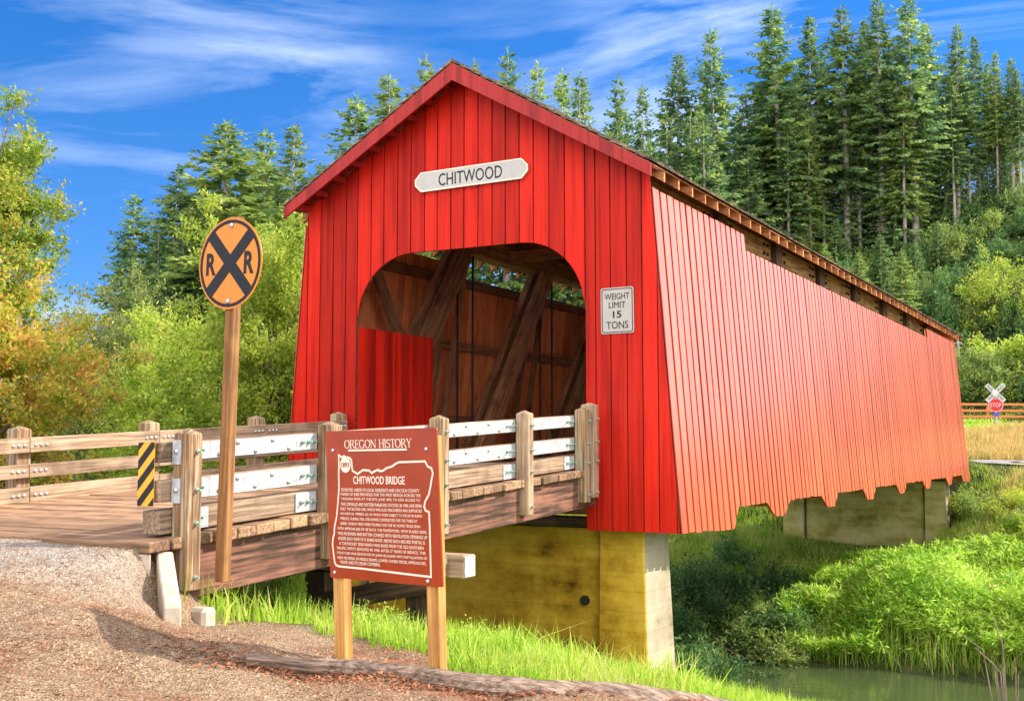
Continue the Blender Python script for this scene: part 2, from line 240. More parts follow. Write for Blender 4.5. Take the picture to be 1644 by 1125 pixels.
M['reed'] = leafmat('reed_blades', [(0.13, 0.27, 0.025), (0.26, 0.46, 0.035), (0.42, 0.60, 0.06), (0.60, 0.65, 0.18), (0.62, 0.52, 0.22)], 0.5)
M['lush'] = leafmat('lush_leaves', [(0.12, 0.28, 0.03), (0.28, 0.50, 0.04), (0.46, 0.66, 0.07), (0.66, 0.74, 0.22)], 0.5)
M['dry'] = leafmat('dry_grass_blades', [(0.24, 0.24, 0.045), (0.50, 0.39, 0.12), (0.66, 0.50, 0.19), (0.58, 0.34, 0.13)], 0.4)
M['needle_litter'] = plain('needle_litter', (0.26, 0.10, 0.04), 0.9, 0, 0.4, 30)
M['bark_litter'] = leafmat('bark_litter', [(0.10, 0.04, 0.025), (0.22, 0.08, 0.04), (0.36, 0.15, 0.07)], 0.0, 0.9)
M['stone'] = leafmat('gravel_stones', [(0.12, 0.07, 0.045), (0.24, 0.15, 0.09), (0.34, 0.23, 0.145), (0.50, 0.40, 0.29)], 0.0, 0.9)
M['mud'] = plain('mud', (0.16, 0.085, 0.045), 0.8, 0, 0.3)
M['rock'] = plain('purple_rock', (0.20, 0.14, 0.15), 0.7, 0, 0.3, 6, bmp=0.6)

# ------------------------------------------------------------------ builders
def tag(o, label=None, cat=None, group=None, kind=None):
    if label: o['label'] = label
    if cat: o['category'] = cat
    if group: o['group'] = group
    if kind: o['kind'] = kind
    return o
def thing(name, label, cat, loc=(0, 0, 0), group=None):
    o = bpy.data.objects.new(name, None); C.objects.link(o); o.empty_display_size = 0.2
    o.matrix_basis = Matrix.Translation(loc); return tag(o, label, cat, group)
def link(name, me, mat, parent=None, mw=None):
    o = bpy.data.objects.new(name, me); C.objects.link(o)
    if mat is not None and not me.materials: me.materials.append(mat)
    mw = mw or Matrix.Identity(4)
    if parent is not None:
        o.parent = parent
        o.matrix_parent_inverse = Matrix.Identity(4)
        o.matrix_basis = world_of(parent).inverted() @ mw
    else:
        o.matrix_basis = mw
    return o
def world_of(o):
    m = o.matrix_basis.copy(); p = o.parent
    while p is not None:
        m = p.matrix_basis @ m; p = p.parent
    return m
def copy_tree(o, parent=None):
    c = o.copy(); C.objects.link(c)
    if parent is not None: c.parent = parent
    for ch in list(o.children): copy_tree(ch, c)
    return c
def mesh_np(name, V, F, smooth=False):
    """V (n,3); F a list of (m,k) index arrays"""
    me = bpy.data.meshes.new(name); V = np.asarray(V, np.float32)
    me.vertices.add(len(V)); me.vertices.foreach_set('co', V.ravel())
    F = [np.asarray(f, np.int32) for f in F if len(f)]
    idx = np.concatenate([f.ravel() for f in F]); tot = np.concatenate([np.full(len(f), f.shape[1], np.int32) for f in F])
    st = np.concatenate([[0], np.cumsum(tot)[:-1]]).astype(np.int32)
    me.loops.add(len(idx)); me.loops.foreach_set('vertex_index', idx)
    me.polygons.add(len(tot)); me.polygons.foreach_set('loop_start', st); me.polygons.foreach_set('loop_total', tot)
    if smooth: me.polygons.foreach_set('use_smooth', np.ones(len(tot), bool))
    me.update(calc_edges=True); return me
class MB:
    """collects solids and becomes ONE mesh"""
    def __init__(s): s.v = []; s.f = []
    def raw(s, v, f):
        o = len(s.v); s.v += [tuple(p) for p in v]; s.f += [tuple(i+o for i in q) for q in f]; return s
    def box(s, lo, hi, mw=None):
        x0, y0, z0 = lo; x1, y1, z1 = hi
        v = [(x0, y0, z0), (x1, y0, z0), (x1, y1, z0), (x0, y1, z0), (x0, y0, z1), (x1, y0, z1), (x1, y1, z1), (x0, y1, z1)]
        if mw: v = [mw @ Vector(p) for p in v]
        return s.raw(v, [(0, 3, 2, 1), (4, 5, 6, 7), (0, 1, 5, 4), (1, 2, 6, 5), (2, 3, 7, 6), (3, 0, 4, 7)])
    def prism(s, poly, off):
        """planar polygon (3-d points) extruded by the vector off"""
        n = len(poly); a = [Vector(p) for p in poly]; b = [p+Vector(off) for p in a]
        f = [tuple(range(n)), tuple(range(2*n-1, n-1, -1))]+[(i, i+n, (i+1) % n+n, (i+1) % n) for i in range(n)]
        return s.raw(a+b, f)
    def tube(s, pts, rad, n=8, cap=True):
        pts = [Vector(p) for p in pts]; m = len(pts); rad = rad if hasattr(rad, '__len__') else [rad]*m
        V = []
        for i, p in enumerate(pts):
            d = (pts[min(i+1, m-1)]-pts[max(i-1, 0)]).normalized()
            a = d.cross(Vector((0, 0, 1)) if abs(d.z) < 0.9 else Vector((1, 0, 0))).normalized(); b = d.cross(a)
            V += [p+(a*math.cos(t)+b*math.sin(t))*rad[i] for t in [2*math.pi*k/n for k in range(n)]]
        f = [(i*n+k, i*n+(k+1) % n, (i+1)*n+(k+1) % n, (i+1)*n+k) for i in range(m-1) for k in range(n)]
        if cap: f += [tuple(range(n-1, -1, -1)), tuple(range((m-1)*n, m*n))]
        return s.raw(V, f)
    def mesh(s, name, smooth=False, bevel=0.0):
        bm = bmesh.new(); vs = [bm.verts.new(p) for p in s.v]
        for q in s.f:
            try: bm.faces.new([vs[i] for i in q])
            except ValueError: pass
        bmesh.ops.recalc_face_normals(bm, faces=bm.faces)
        if bevel: bmesh.ops.bevel(bm, geom=list(bm.edges), offset=bevel, segments=1, affect='EDGES', clamp_overlap=True)
        me = bpy.data.meshes.new(name); bm.to_mesh(me); bm.free()
        if smooth:
            for p in me.polygons: p.use_smooth = True
        return me
    def build(s, name, mat, parent=None, smooth=False, bevel=0.0): return link(name, s.mesh(name, smooth, bevel), mat, parent)
def frame(p0, p1, roll=0.0):
    p0, p1 = Vector(p0), Vector(p1); x = (p1-p0).normalized()
    up = Vector((0, 0, 1)) if abs(x.z) < 0.95 else Vector((0, 1, 0))
    y = up.cross(x).normalized(); z = x.cross(y)
    m = Matrix(((x.x, y.x, z.x, p0.x), (x.y, y.y, z.y, p0.y), (x.z, y.z, z.z, p0.z), (0, 0, 0, 1)))
    return m @ Matrix.Rotation(roll, 4, 'X'), (p1-p0).length
def beam(name, p0, p1, wy, wz, mat, parent=None, bevel=0.006, off=(0, 0), roll=0.0, peak=0.0):
    """a squared timber along its own local X"""
    mw, l = frame(p0, p1, roll)
    b = MB(); y0, y1, z0, z1 = off[0]-wy/2, off[0]+wy/2, off[1]-wz/2, off[1]+wz/2
    if peak:
        b.raw([(0, y0, z0), (0, y1, z0), (0, y1, z1), (0, y0, z1), (l, y0, z0), (l, y1, z0), (l, y1, z1), (l, y0, z1), (l+peak, (y0+y1)/2, (z0+z1)/2)],
              [(0, 1, 2, 3), (0, 4, 5, 1), (1, 5, 6, 2), (2, 6, 7, 3), (3, 7, 4, 0), (4, 8, 5), (5, 8, 6), (6, 8, 7), (7, 8, 4)])
    else: b.box((0, y0, z0), (l, y1, z1))
    return link(name, b.mesh(name, False, bevel), mat, parent, mw)
def text(name, body, mat, parent, mw, width=None, height=None, th=0.002, bold=0.0, spacing=1.0):
    """lettering as a flat mesh in the XY plane of mw, centred, scaled to width x height"""
    cu = bpy.data.curves.new(name, 'FONT'); cu.body = body; cu.size = 1; cu.extrude = 0.01; cu.offset = bold; cu.space_character = spacing; cu.resolution_u = 3
    o = bpy.data.objects.new('tmp', cu); C.objects.link(o); dg = bpy.context.evaluated_depsgraph_get(); dg.update()
    me = bpy.data.meshes.new_from_object(o.evaluated_get(dg)); bpy.data.objects.remove(o); bpy.data.curves.remove(cu)
    n = len(me.vertices); co = np.empty(n*3, np.float32); me.vertices.foreach_get('co', co); co = co.reshape(-1, 3)
    lo, hi = co.min(0), co.max(0); s = (hi-lo); k = height/s[1] if height else width/s[0]; kx = width/s[0] if width else k
    co = (co-(lo+hi)/2)*np.array([kx, k, th/0.02]); me.vertices.foreach_set('co', co.ravel()); me.update(); me.name = name
    me.materials.clear(); return link(name, me, mat, parent, mw)
def face_frame(c, normal, up=(0, 0, 1)):
    z = Vector(normal).normalized(); x = Vector(up).cross(z).normalized(); y = z.cross(x)
    return Matrix(((x.x, y.x, z.x, c[0]), (x.y, y.y, z.y, c[1]), (x.z, y.z, z.z, c[2]), (0, 0, 0, 1)))

# ------------------------------------------------------------------ terrain
XS = [-140, -60, -25, -12, -5, 0, 2.3, 3.0, 4.3, 5.4, 7, 10, 16, 30, 80]
TAB = {  # y : heights at XS
 -60: [-.6, -.6, -.6, -.6, -.5, -.5, -.52, -.55, -.7, -.9, -1.15, -1.2, -1.3, -1.5, -1.5],
 -14: [-.6, -.6, -.6, -.6, -.5, -.5, -.52, -.58, -.74, -.92, -1.15, -1.25, -1.5, -1.8, -1.8],
 -11: [-1, -1, -1, -1, -.6, -.48, -.52, -.60, -.83, -1.02, -1.22, -1.4, -1.9, -2.4, -2.4],
 -9.9: [-1.5, -1.5, -1.6, -1.5, -.8, -.43, -.50, -.82, -1.00, -1.05, -1.15, -1.6, -2.2, -2.8, -2.8],
 -9.45: [-1.8, -1.8, -1.8, -1.8, -1.1, -.43, -.47, -1.08, -1.10, -1.10, -1.21, -1.5, -2.1, -2.9, -2.9],
 -9.1: [-2, -2, -2, -2, -1.2, -.415, -.49, -1.10, -1.12, -1.15, -1.28, -1.5, -2.1, -3, -3],
 -8.2: [-2.4, -2.4, -2.4, -2.3, -1.6, -1.15, -1.10, -1.16, -1.21, -1.27, -1.42, -1.75, -2.5, -3.4, -3.4],
 -7: [-2.7, -2.7, -2.7, -2.4, -2, -1.5, -1.45, -1.47, -1.55, -1.68, -1.95, -2.35, -3.2, -4, -4],
 -5: [-3, -3, -3, -2.6, -2.3, -1.9, -1.85, -1.9, -2.1, -2.3, -2.7, -3.2, -4, -4.5, -4.5],
 0: [-3.5, -3.5, -3.5, -3.2, -3.1, -3.05, -3.1, -3.2, -3.3, -3.4, -3.6, -4, -4.6, -5, -5],
 4: [-4.2, -4.2, -4.2, -4.2, -4.1, -4.1, -4.2, -4.2, -4.3, -4.4, -4.6, -4.9, -5.2, -5.5, -5.5],
 8: [-5.2, -5.2, -5.2, -5.2, -5.2, -5.2, -5.3, -5.3, -5.4, -5.4, -5.5, -5.6, -5.8, -5.8, -5.8],
 11: [-6.2]*15,
 14: [-6.1]*11+[-5.9, -5.8, -5.8, -5.8],
 15.4: [-5.4, -5.4, -5.4, -5.5, -5.6, -5.35, -5.3, -5.3, -5.2, -5.1, -5.0, -4.9, -4.9, -4.9, -4.9],
 17.5: [-4.6, -4.6, -4.6, -4.7, -4.8, -4.8, -4.5, -4.5, -4.5, -4.5, -4.4, -4.3, -4.2, -4.2, -4.2],
 21: [-4, -4, -4, -4, -4.2, -4.25, -4.2, -4.15, -4.1, -4.1, -3.9, -3.5, -3, -3, -3],
 25: [-2.4, -2.4, -2.4, -2.6, -3.6, -3.9, -3.8, -3.6, -3.1, -2.9, -2.5, -2.0, -1.6, -1.5, -1.5],
 29: [-.9, -.9, -.9, -1.2, -2.8, -3.4, -3.3, -2.7, -2.0, -1.6, -1.2, -.8, -.6, -.6, -.6],
 31.5: [-.4, -.4, -.4, -.5, -1.2, -1.8, -1.8, -1.4, -1.0, -.8, -.6, -.45, -.4, -.4, -.4],
 33.5: [-.3, -.3, -.3, -.3, -.3, -.2, -.2, -.2, -.3, -.35, -.35, -.35, -.35, -.35, -.35],
 38: [-.2, -.2, -.2, -.2, -.2, -.2, -.2, -.2, -.2, -.2, -.2, -.2, -.2, -.2, -.2],
 45: [.4]*15, 55: [1.2]*15, 65: [1.2]*15, 72: [.5, 2, 4, 4.5, 4.5, 4.5, 4.5, 4.5, 4.5, 4.5, 4.5, 4.5, 4.5, 4.5, 4.5],
 82: [.5, 3, 10]+[12]*10+[4, 2], 96: [.5, 6, 18, 21.5]+[22.5]*9+[5, 2.5], 104: [0, 7, 20, 23, 24]+[24]*8+[5, 3], 112: [0, 4, 14, 17]+[18]*9+[4, 3], 140: [0, 0, 4]+[5]*10+[3, 3], 400: [0]*15}
XS.insert(7, 2.6)           # the kerb holds the gravel back here: a sharp step
for y_, r_ in TAB.items(): r_.insert(7, -.64 if y_ == -9.9 else -.74 if y_ == -9.45 else r_[7] if -9.5 < y_ < 10 else (r_[6]+r_[7])/2)
YK = np.array(sorted(TAB)); TZ = np.array([TAB[y] for y in YK.tolist()], float)
def ss(a, b, x): t = np.clip((x-a)/(b-a), 0, 1); return t*t*(3-2*t)
def _h(x, y):
    xi = np.clip(np.searchsorted(XS, x)-1, 0, len(XS)-2); X = np.array(XS, float); tx = np.clip((x-X[xi])/(X[xi+1]-X[xi]), 0, 1)
    yi = np.clip(np.searchsorted(YK, y)-1, 0, len(YK)-2); ty = np.clip((y-YK[yi])/(YK[yi+1]-YK[yi]), 0, 1)
    tx = 0.5*tx+0.5*tx*tx*(3-2*tx); ty = 0.6*ty+0.4*ty*ty*(3-2*ty)
    return (TZ[yi, xi]*(1-tx)+TZ[yi, xi+1]*tx)*(1-ty)+(TZ[yi+1, xi]*(1-tx)+TZ[yi+1, xi+1]*tx)*ty
def vnoise(x, y, f, seed=0):
    x = x*f; y = y*f; i = np.floor(x); j = np.floor(y); u = x-i; v = y-j; u = u*u*(3-2*u); v = v*v*(3-2*v)
    def hsh(a, b): t = np.sin(a*127.1+b*311.7+seed*74.7)*43758.5453; return t-np.floor(t)
    return (hsh(i, j)*(1-u)+hsh(i+1, j)*u)*(1-v)+(hsh(i, j+1)*(1-u)+hsh(i+1, j+1)*u)*v-.5
def ground(x, y):
    x = np.asarray(x, float); y = np.asarray(y, float); z = _h(x, y)
    rough = 0.018*(np.sin(x*5.1+y*3.3)+np.sin(y*7.7-x*4.1))+0.02*np.sin(x*2.1-y*1.7)
    far = ss(36, 60, y)*(0.5*np.sin(x*.21+y*.13)+0.4*np.sin(y*.31-x*.17))+ss(5, 12, np.abs(y-(-3)))*0.05*np.sin(x*1.3+1)*np.sin(y*1.1)
    near = ss(2.0, 3.2, x)*ss(-20, -10, y); z = z+ss(-40, -16, y)*(1-ss(-6, -2, y))*(.5+.5*ss(1.0, 2.8, x))*(.05*vnoise(x, y, 1.7)+.035*vnoise(x, y, 4.3, 1)+.022*vnoise(x, y, 9.1, 2))
    return z+rough*near+far*ss(16, 20, y)
def gp(u, v):               # where a photo pixel meets the ground
    d = at(u, v, 1.0)-CAM; k = np.arange(3, 150, .02); P = CAM[None]+d[None]*k[:, None]; below = P[:, 2] < ground(P[:, 0], P[:, 1])
    return P[int(np.argmax(below))] if below.any() else P[-1]
def axis(*seg):
    out = []
    for a, b, s in seg: out += list(np.arange(a, b, s))
    return np.array(out+[seg[-1][1]])
gx = axis((-400, -140, 40), (-140, -30, 5), (-30, -6, .8), (-6, 0, .16), (0, 8, .06), (8, 12, .16), (12, 30, .8), (30, 100, 5), (100, 400, 40))
gy = axis((-80, -20, 4), (-20, -13.5, .16), (-13.5, -7.5, .06), (-7.5, 1, .16), (1, 36, .35), (36, 75, 1), (75, 145, 2), (145, 420, 25))
GX, GY = np.meshgrid(gx, gy); GZ = ground(GX, GY); nx, ny = len(gx), len(gy)
ii = (np.arange(ny-1)[:, None]*nx+np.arange(nx-1)[None, :]).ravel()
gme = mesh_np('ground', np.stack([GX, GY, GZ], -1).reshape(-1, 3), [np.stack([ii, ii+1, ii+1+nx, ii+nx], 1)], True)
ca = gme.color_attributes.new('mask', 'FLOAT_COLOR', 'POINT'); xx, yy = GX.ravel(), GY.ravel()
LP = [tuple(gp(u, v)[:2]) for u, v in ((392, 1064), (520, 1080), (700, 1099), (860, 1110), (1060, 1123))]
LP.append((LP[-1][0]+(LP[-1][0]-LP[-2][0])*1.3, LP[-1][1]+(LP[-1][1]-LP[-2][1])*1.3))
LA = np.array(LP)
GE = np.array([(2.2, -8.3), (2.9, -8.3), (3.5, -8.35), (4.1, -8.45), (4.7, -8.75), (5.3, -9.2)]+[(x, np.interp(x, LA[:, 0], LA[:, 1])+.16) for x in (5.8, 6.2, 6.8, 7.4, 8.2, 9.2)])
def logline(x): return -9.78+(x-4.07)*0.43
grav = (1-ss(0.0, 0.45, yy-np.interp(xx, GE[:, 0], GE[:, 1])))*(1-ss(8.5, 11, xx)*ss(-14, -9, yy))
grav = np.where((yy < -7.9) | (xx > 3.0), grav, 0)
road = (1-ss(1.6, 2.9, xx+0.35*np.sin(yy*2.1)))*(1-ss(-9.3, -8.9, yy))
dryb = ss(38, 40, yy)*(1-ss(60, 64, yy))+ss(5.5, 8, xx)*ss(23, 27, yy)*(1-ss(33, 34, yy))*.7+ss(10, 16, xx)*ss(16, 22, yy)*(1-ss(38, 40, yy))+ss(20, 28, xx)*ss(60, 64, yy)
ca.data.foreach_set('color', np.stack([grav, np.clip(road, 0, 1), np.clip(dryb, 0, 1), np.ones_like(xx)], 1).astype(np.float32).ravel())
tag(link('ground', gme, M['ground']), kind='structure')
# river
wx = np.arange(-150, 151, 10.0); b = MB()
b.raw([(-300, 6.5, -5.3), (300, 6.5, -5.3), (300, 17.8, -5.3), (-300, 17.8, -5.3)], [(0, 1, 2, 3)])
tag(b.build('river', M['water']), kind='structure')
# far road, laid on the ground
rx = np.arange(-60, 121, 2.0); rV = []; rF = []
for i, x in enumerate(rx):
    for y in (33.4, 34.8, 36.2, 37.4): rV.append((x, y, float(ground(x, y))+0.03))
for i in range(len(rx)-1):
    for k in range(3): rF.append((i*4+k, i*4+4+k, i*4+5+k, i*4+1+k))
tag(link('far_road', mesh_np('far_road', rV, [rF]), M['far_road']), kind='structure')

# ------------------------------------------------------------------ covered bridge
LB = 30.3; ZT, ZB, XT = 4.42, -0.88, 3.2
def wx_(z): return XT+(ZT-z)*0.0792          # half width of the flared walls at height z
def rz(x): return 6.52-0.595*abs(x)          # roof underside of the shakes
bridge = thing('covered_bridge', 'long red covered bridge with flared board sides, arched portal and shake roof', 'bridge', (0, 15, 0))
def clip(poly, a, b, c):                      # keep a*x+b*z <= c
    out = []
    for i, p in enumerate(poly):
        q = poly[(i+1) % len(poly)]; dp = a*p[0]+b*p[1]-c; dq = a*q[0]+b*q[1]-c
        if dp <= 0: out.append(p)
        if dp*dq < 0: t = dp/(dp-dq); out.append((p[0]+(q[0]-p[0])*t, p[1]+(q[1]-p[1])*t))
    return out
def arch(x):                                  # underside of the portal opening
    x = abs(x)
    if x < 1.0: return 3.6
    t = min(1, (x-1.0)/1.15); return 2.40+1.20*max(0.0, 1-t**2.1)**(1/2.1)
def gable(y0, y1, pitch, gap, shift, dx=0.0):
    b = MB(); cuts = [-3.75+shift]
    rnd = random.Random(5)
    while cuts[-1] < 3.75: cuts.append(cuts[-1]+pitch*rnd.uniform(0.93, 1.07))
    if not shift:                             # boards end exactly at the jambs
        for e in (-2.15, 2.15): k = min(range(len(cuts)), key=lambda i: abs(cuts[i]-e)); cuts[k] = e
    else: cuts = sorted(cuts+[-2.15, 2.15])
    for x0, x1 in zip(cuts[:-1], cuts[1:]):
        a0, a1 = x0+gap/2, x1-gap/2; mid = (x0+x1)/2
        if abs(mid) < 2.15:
            n = 7; bot = [(a0+(a1-a0)*i/n, arch(a0+(a1-a0)*i/n)) for i in range(n+1)]
        else: bot = [(a0, ZB), (a1, ZB)]
        poly = bot+[(a1, 9), (a0, 9)]
        poly = clip(clip(poly, 0.595, 1, 6.48-dx), -0.595, 1, 6.48-dx)
        for sgn in (1, -1): poly = clip(poly, sgn, 0.0792, XT+ZT*0.0792+0.025-dx)
        if len(poly) > 2: b.prism([(p[0], y0, p[1]) for p in poly], (0, y1-y0, 0))
    return b
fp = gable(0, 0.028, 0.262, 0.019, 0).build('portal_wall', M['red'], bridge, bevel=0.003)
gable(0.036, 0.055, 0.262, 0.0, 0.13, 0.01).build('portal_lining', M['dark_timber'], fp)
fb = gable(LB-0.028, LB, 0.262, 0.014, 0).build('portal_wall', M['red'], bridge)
gable(LB-0.055, LB-0.032, 0.262, 0.0, 0.13, 0.01).build('portal_lining', M['old_in'], fb)
# board-and-batten flared side walls, toothed along the bottom over the needle beams
TEETH = [5.15, 9.0, 12.95, 17.0, 21.1, 25.4]
def botz(y):
    if y < 2.45: return -0.88-0.03*y
    for c in TEETH:
        d = abs(y-c)
        if d < 0.78: return -0.62 if d > 0.74 else (-0.88 if d < 0.3 else -0.88+0.26*(d-0.3)/0.44)
    if y > 28.6: return -0.87
    if y > 28.2: return -0.62-0.25*(y-28.2)/0.4
    if y < 2.75: return -0.95+0.33*(y-2.45)/0.3
    return -0.62
def topz(y): return 4.26 if y < 4.52 or y > 24.15 else 3.97
def side_wall(sg):
    b = MB(); ys = [0.03]; P = 0.285; rnd = random.Random(12)
    while ys[-1] < LB-0.03: ys.append(min(LB, ys[-1]+P*rnd.uniform(.95, 1.05)))
    brk = sorted({2.45, 2.75, 4.52, 24.15, 28.2, 28.6, *[c+d for c in TEETH for d in (-.78, -.74, -.3, .3, .74, .78)]})
    def slab(y0, y1, o0, o1, dz_=0.0):
        e = 1e-4
        z0, z1, t = botz(y0+e)+dz_, botz(y1-e)+dz_, topz((y0+y1)/2)-abs(dz_)
        q = [(wx_(z0), y0, z0), (wx_(z1), y1, z1), (wx_(t), y1, t), (wx_(t), y0, t)]
        b.prism([(sg*(x+o0), y, z) for x, y, z in q], (sg*(o1-o0), 0, 0))
    for y0, y1 in zip(ys[:-1], ys[1:]):
        g_ = rnd.uniform(.030, .040); c = [y0+g_]+[k for k in brk if y0+g_+0.015 < k < y1-g_-0.015]+[y1-g_]
        rag = rnd.uniform(-.012, .012); th = rnd.uniform(.040, .050)
        for a, d in zip(c[:-1], c[1:]): slab(a, d, 0.006, th, rag)
    slab(0.004, 0.055, 0.052, 0.064)
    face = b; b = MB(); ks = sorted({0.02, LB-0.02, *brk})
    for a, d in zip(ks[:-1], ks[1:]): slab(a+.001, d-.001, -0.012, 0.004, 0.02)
    return face, b
for sg in (1, -1):
    fw, bw = side_wall(sg); wl = fw.build('side_wall', M['red_side'], bridge); bw.build('gap_shade_backing', M['dark_timber'], wl)  # dark backing: the shade in the board gaps is put into its colour
    b = MB(); y = 0.07                         # unpainted inner face, board by board
    rnd = random.Random(8)
    while y < LB-0.1:
        w = rnd.uniform(0.2, 0.3); t = topz(y+w/2); y1 = min(y+w, LB-0.07)
        q = [(wx_(-.3), y+0.004, -.3), (wx_(-.3), y1-0.004, -.3), (wx_(t), y1-0.004, t-0.02), (wx_(t), y+0.004, t-0.02)]
        o0 = -0.03-rnd.uniform(0, 0.012)
        b.prism([(sg*(x+o0), yy, z) for x, yy, z in q], (sg*0.025, 0, 0)); y += w
    b.build('inner_boarding', M['old_in'], wl)
    for z, hh in ((0.95, 0.16), (2.5, 0.18), (3.86, 0.2)):
        beam('nailer', (sg*(wx_(z)-0.11), 0.1, z), (sg*(wx_(z)-0.11), LB-0.1, z), 0.08, hh, M['truss'], wl)
    zc_ = 4.43 if sg > 0 else 4.54; beam('top_chord', (sg*2.65, 0.12, zc_), (sg*2.65, LB-0.12, zc_), 0.36, 0.40, M['chord'], bridge, bevel=0.015)
    beam('bottom_chord', (sg*2.62, 0.12, -0.22), (sg*2.62, LB-0.12, -0.22), 0.36, 0.36, M['dark_timber'], bridge)
    if sg > 0:
        for k in range(1, 8): beam('added_gap_upright', (2.90, 0.62+3.66*k, 3.3), (2.90, 0.62+3.66*k, 4.70), 0.10, 0.42, M['dark_timber'], bridge)  # dark uprights added in front of the chord to mimic gaps in it
    # red boarded lining just inside the portal
    b = MB(); y = 0.07
    while y < 2.2: b.box((sg*2.17-0.014, y, 0.0), (sg*2.17+0.014, y+0.245, 2.42)); y += 0.265
    pwn = b.build('portal_wainscot', M['red'], bridge, bevel=0.003)
    MB().box((sg*2.19-0.003, 0.08, 0.01), (sg*2.19+0.02, 2.19, 2.41)).build('gap_shade_backing', M['dark_timber'], pwn)
    PP = [0.62+3.66*k for k in range(9)]
    for k in range(8):                         # truss panel by panel: paired main braces, a counter brace, rods
        y0, y1 = (PP[k], PP[k+1]) if k < 4 else (PP[k+1], PP[k])
        s = 1 if y1 > y0 else -1
        br = beam('brace', (sg*2.58, y0+0.25*s, 0.05), (sg*2.58, y1-0.25*s, 4.32), 0.16, 0.42, M['truss'], bridge, off=(0.10, 0))
        beam('brace_ply', (sg*2.40, y0+0.25*s, 0.05), (sg*2.40, y1-0.25*s, 4.32), 0.15, 0.42, M['truss'], br)
        if k in (0, 7): beam('counter_brace', (sg*2.80, y1-0.35*s, 0.05), (sg*2.80, y0+0.35*s, 4.32), 0.14, 0.2, M['truss'], bridge)
    for k in range(1, 8):
        for d in (-0.19, 0.42):
            MB().tube([(sg*2.62, PP[k]+d, -0.05), (sg*2.62, PP[k]+d, 4.36)], 0.024, 8).build('tension_rod', M['iron'], bridge)
        for d in (-0.3, 0.3):                  # outrigger struts that carry the flared wall
            beam('outrigger', (sg*2.72, PP[k]+d, 4.36), (sg*3.40, PP[k]+d, -0.2), 0.09, 0.14, M['truss'], bridge)
        for d in (-0.75, -0.5, 0.5, 0.75):
            for z in (4.34, 4.52):
                ch = [o for o in bridge.children if o.name.startswith('top_chord')][-1]
                m = bpy.data.meshes.get('chord_bolt') or MB().tube([(0, 0, 0), (0.04, 0, 0)], 0.035, 6).mesh('chord_bolt')
                link('bolt', m, M['iron'], ch, Matrix.Translation((sg*2.83 if sg > 0 else -2.87, PP[k]+d, z)))
for k, y in enumerate(TEETH+[1.2, 29.1]):
    beam('needle_beam', (-3.55, y, -0.56), (3.55, y, -0.56), 0.36, 0.3, M['rafter'], bridge)
b = MB(); y = 0.06
while y < LB-0.1: b.box((-2.45, y, -0.04), (2.45, y+0.235, 0.06)); y += 0.24
b.build('deck', M['inner_deck'], bridge)
# roof: shakes in courses, sheathing, rafters, fascia
b = MB(); rnd = random.Random(3); NC = 17; S = math.hypot(3.435, 3.435*0.595)
for sg in (1, -1):
    for c in range(NC):
        s0 = S-(c+1)*S/NC-0.08; s1 = S-c*S/NC
        y = -0.44
        while y < LB+0.42:
            w = rnd.uniform(0.16, 0.42); y1 = min(y+w, LB+0.44); th = rnd.uniform(0.022, 0.042); ex = rnd.uniform(-0.025, 0.025)
            cx, cz = 0.8594, -0.5114; nx_, nz_ = 0.5114, 0.8594
            def pt(s, h): return (sg*(s*cx+h*nx_), 6.56+s*cz+h*nz_)
            a0, a1 = pt(max(s0, 0.0), 0.004), pt(max(s0, 0.0), 0.012); e0, e1 = pt(s1+ex, 0.03), pt(s1+ex, 0.03+th)
            b.prism([(a0[0], y+.003, a0[1]), (e0[0], y+.003, e0[1]), (e1[0], y+.003, e1[1]), (a1[0], y+.003, a1[1])], (0, y1-y-.006, 0)); y = y1
y = -0.44
while y < LB+0.42:                            # ridge caps
    y1 = min(y+0.42, LB+0.44)
    for sg in (1, -1): b.prism([(0, y, 6.585), (sg*0.17, y, 6.485), (sg*0.17, y, 6.52), (0, y, 6.625)], (0, y1-y, 0))
    y = y1
roof = b.build('roof', M['shake'], bridge)
b = MB()
for sg in (1, -1):
    for k in range(20):
        x0, x1 = 3.40*k/20, 3.40*(k+1)/20-0.006
        b.prism([(sg*x0, -0.41, rz(x0)+0.015), (sg*x1, -0.41, rz(x1)+0.015), (sg*x1, -0.41, rz(x1)+0.037), (sg*x0, -0.41, rz(x0)+0.037)], (0, LB+0.82, 0))
b.build('sheathing', M['rafter'], roof)
for sg in (1, -1):
    for i in range(50):
        y = 0.12+i*(LB-0.24)/49
        m = bpy.data.meshes.get('rafter_%d' % sg)
        if m is None:
            m = MB().prism([(sg*0.02, -0.025, rz(0)), (sg*3.42, -0.025, rz(3.42)), (sg*3.42, -0.025, rz(3.42)-0.15), (sg*0.02, -0.025, rz(0)-0.15)], (0, 0.05, 0)).mesh('rafter_%d' % sg)
        link('rafter', m, M['rafter'], roof, Matrix.Translation((0, y, 0)))
    for yf in (-0.44, LB+0.40):
        b = MB(); b.prism([(0, yf, rz(0)+0.03), (sg*3.42, yf, rz(3.42)+0.03), (sg*3.42, yf, rz(3.42)-0.17), (0, yf, rz(0)-0.25)], (0, 0.04, 0))
        b.build('fascia', M['red_trim'], roof, bevel=0.004)
    for i in range(9):                         # lookouts under the gable overhang
        x = sg*(0.25+i*0.37); z = rz(x)-0.07
        beam('lookout', (x, -0.40, z), (x, 0.0, z), 0.09, 0.1, M['red_trim'], roof)
    b = MB()                                   # soffit boards
    for k in range(3):
        y0 = -0.39+k*0.13
        b.prism([(0, y0, rz(0)-0.018), (sg*3.38, y0, rz(3.38)-0.018), (sg*3.38, y0, rz(3.38)-0.003), (0, y0, rz(0)-0.003)], (0, 0.118, 0))
    b.build('soffit', M['red_trim'], roof)
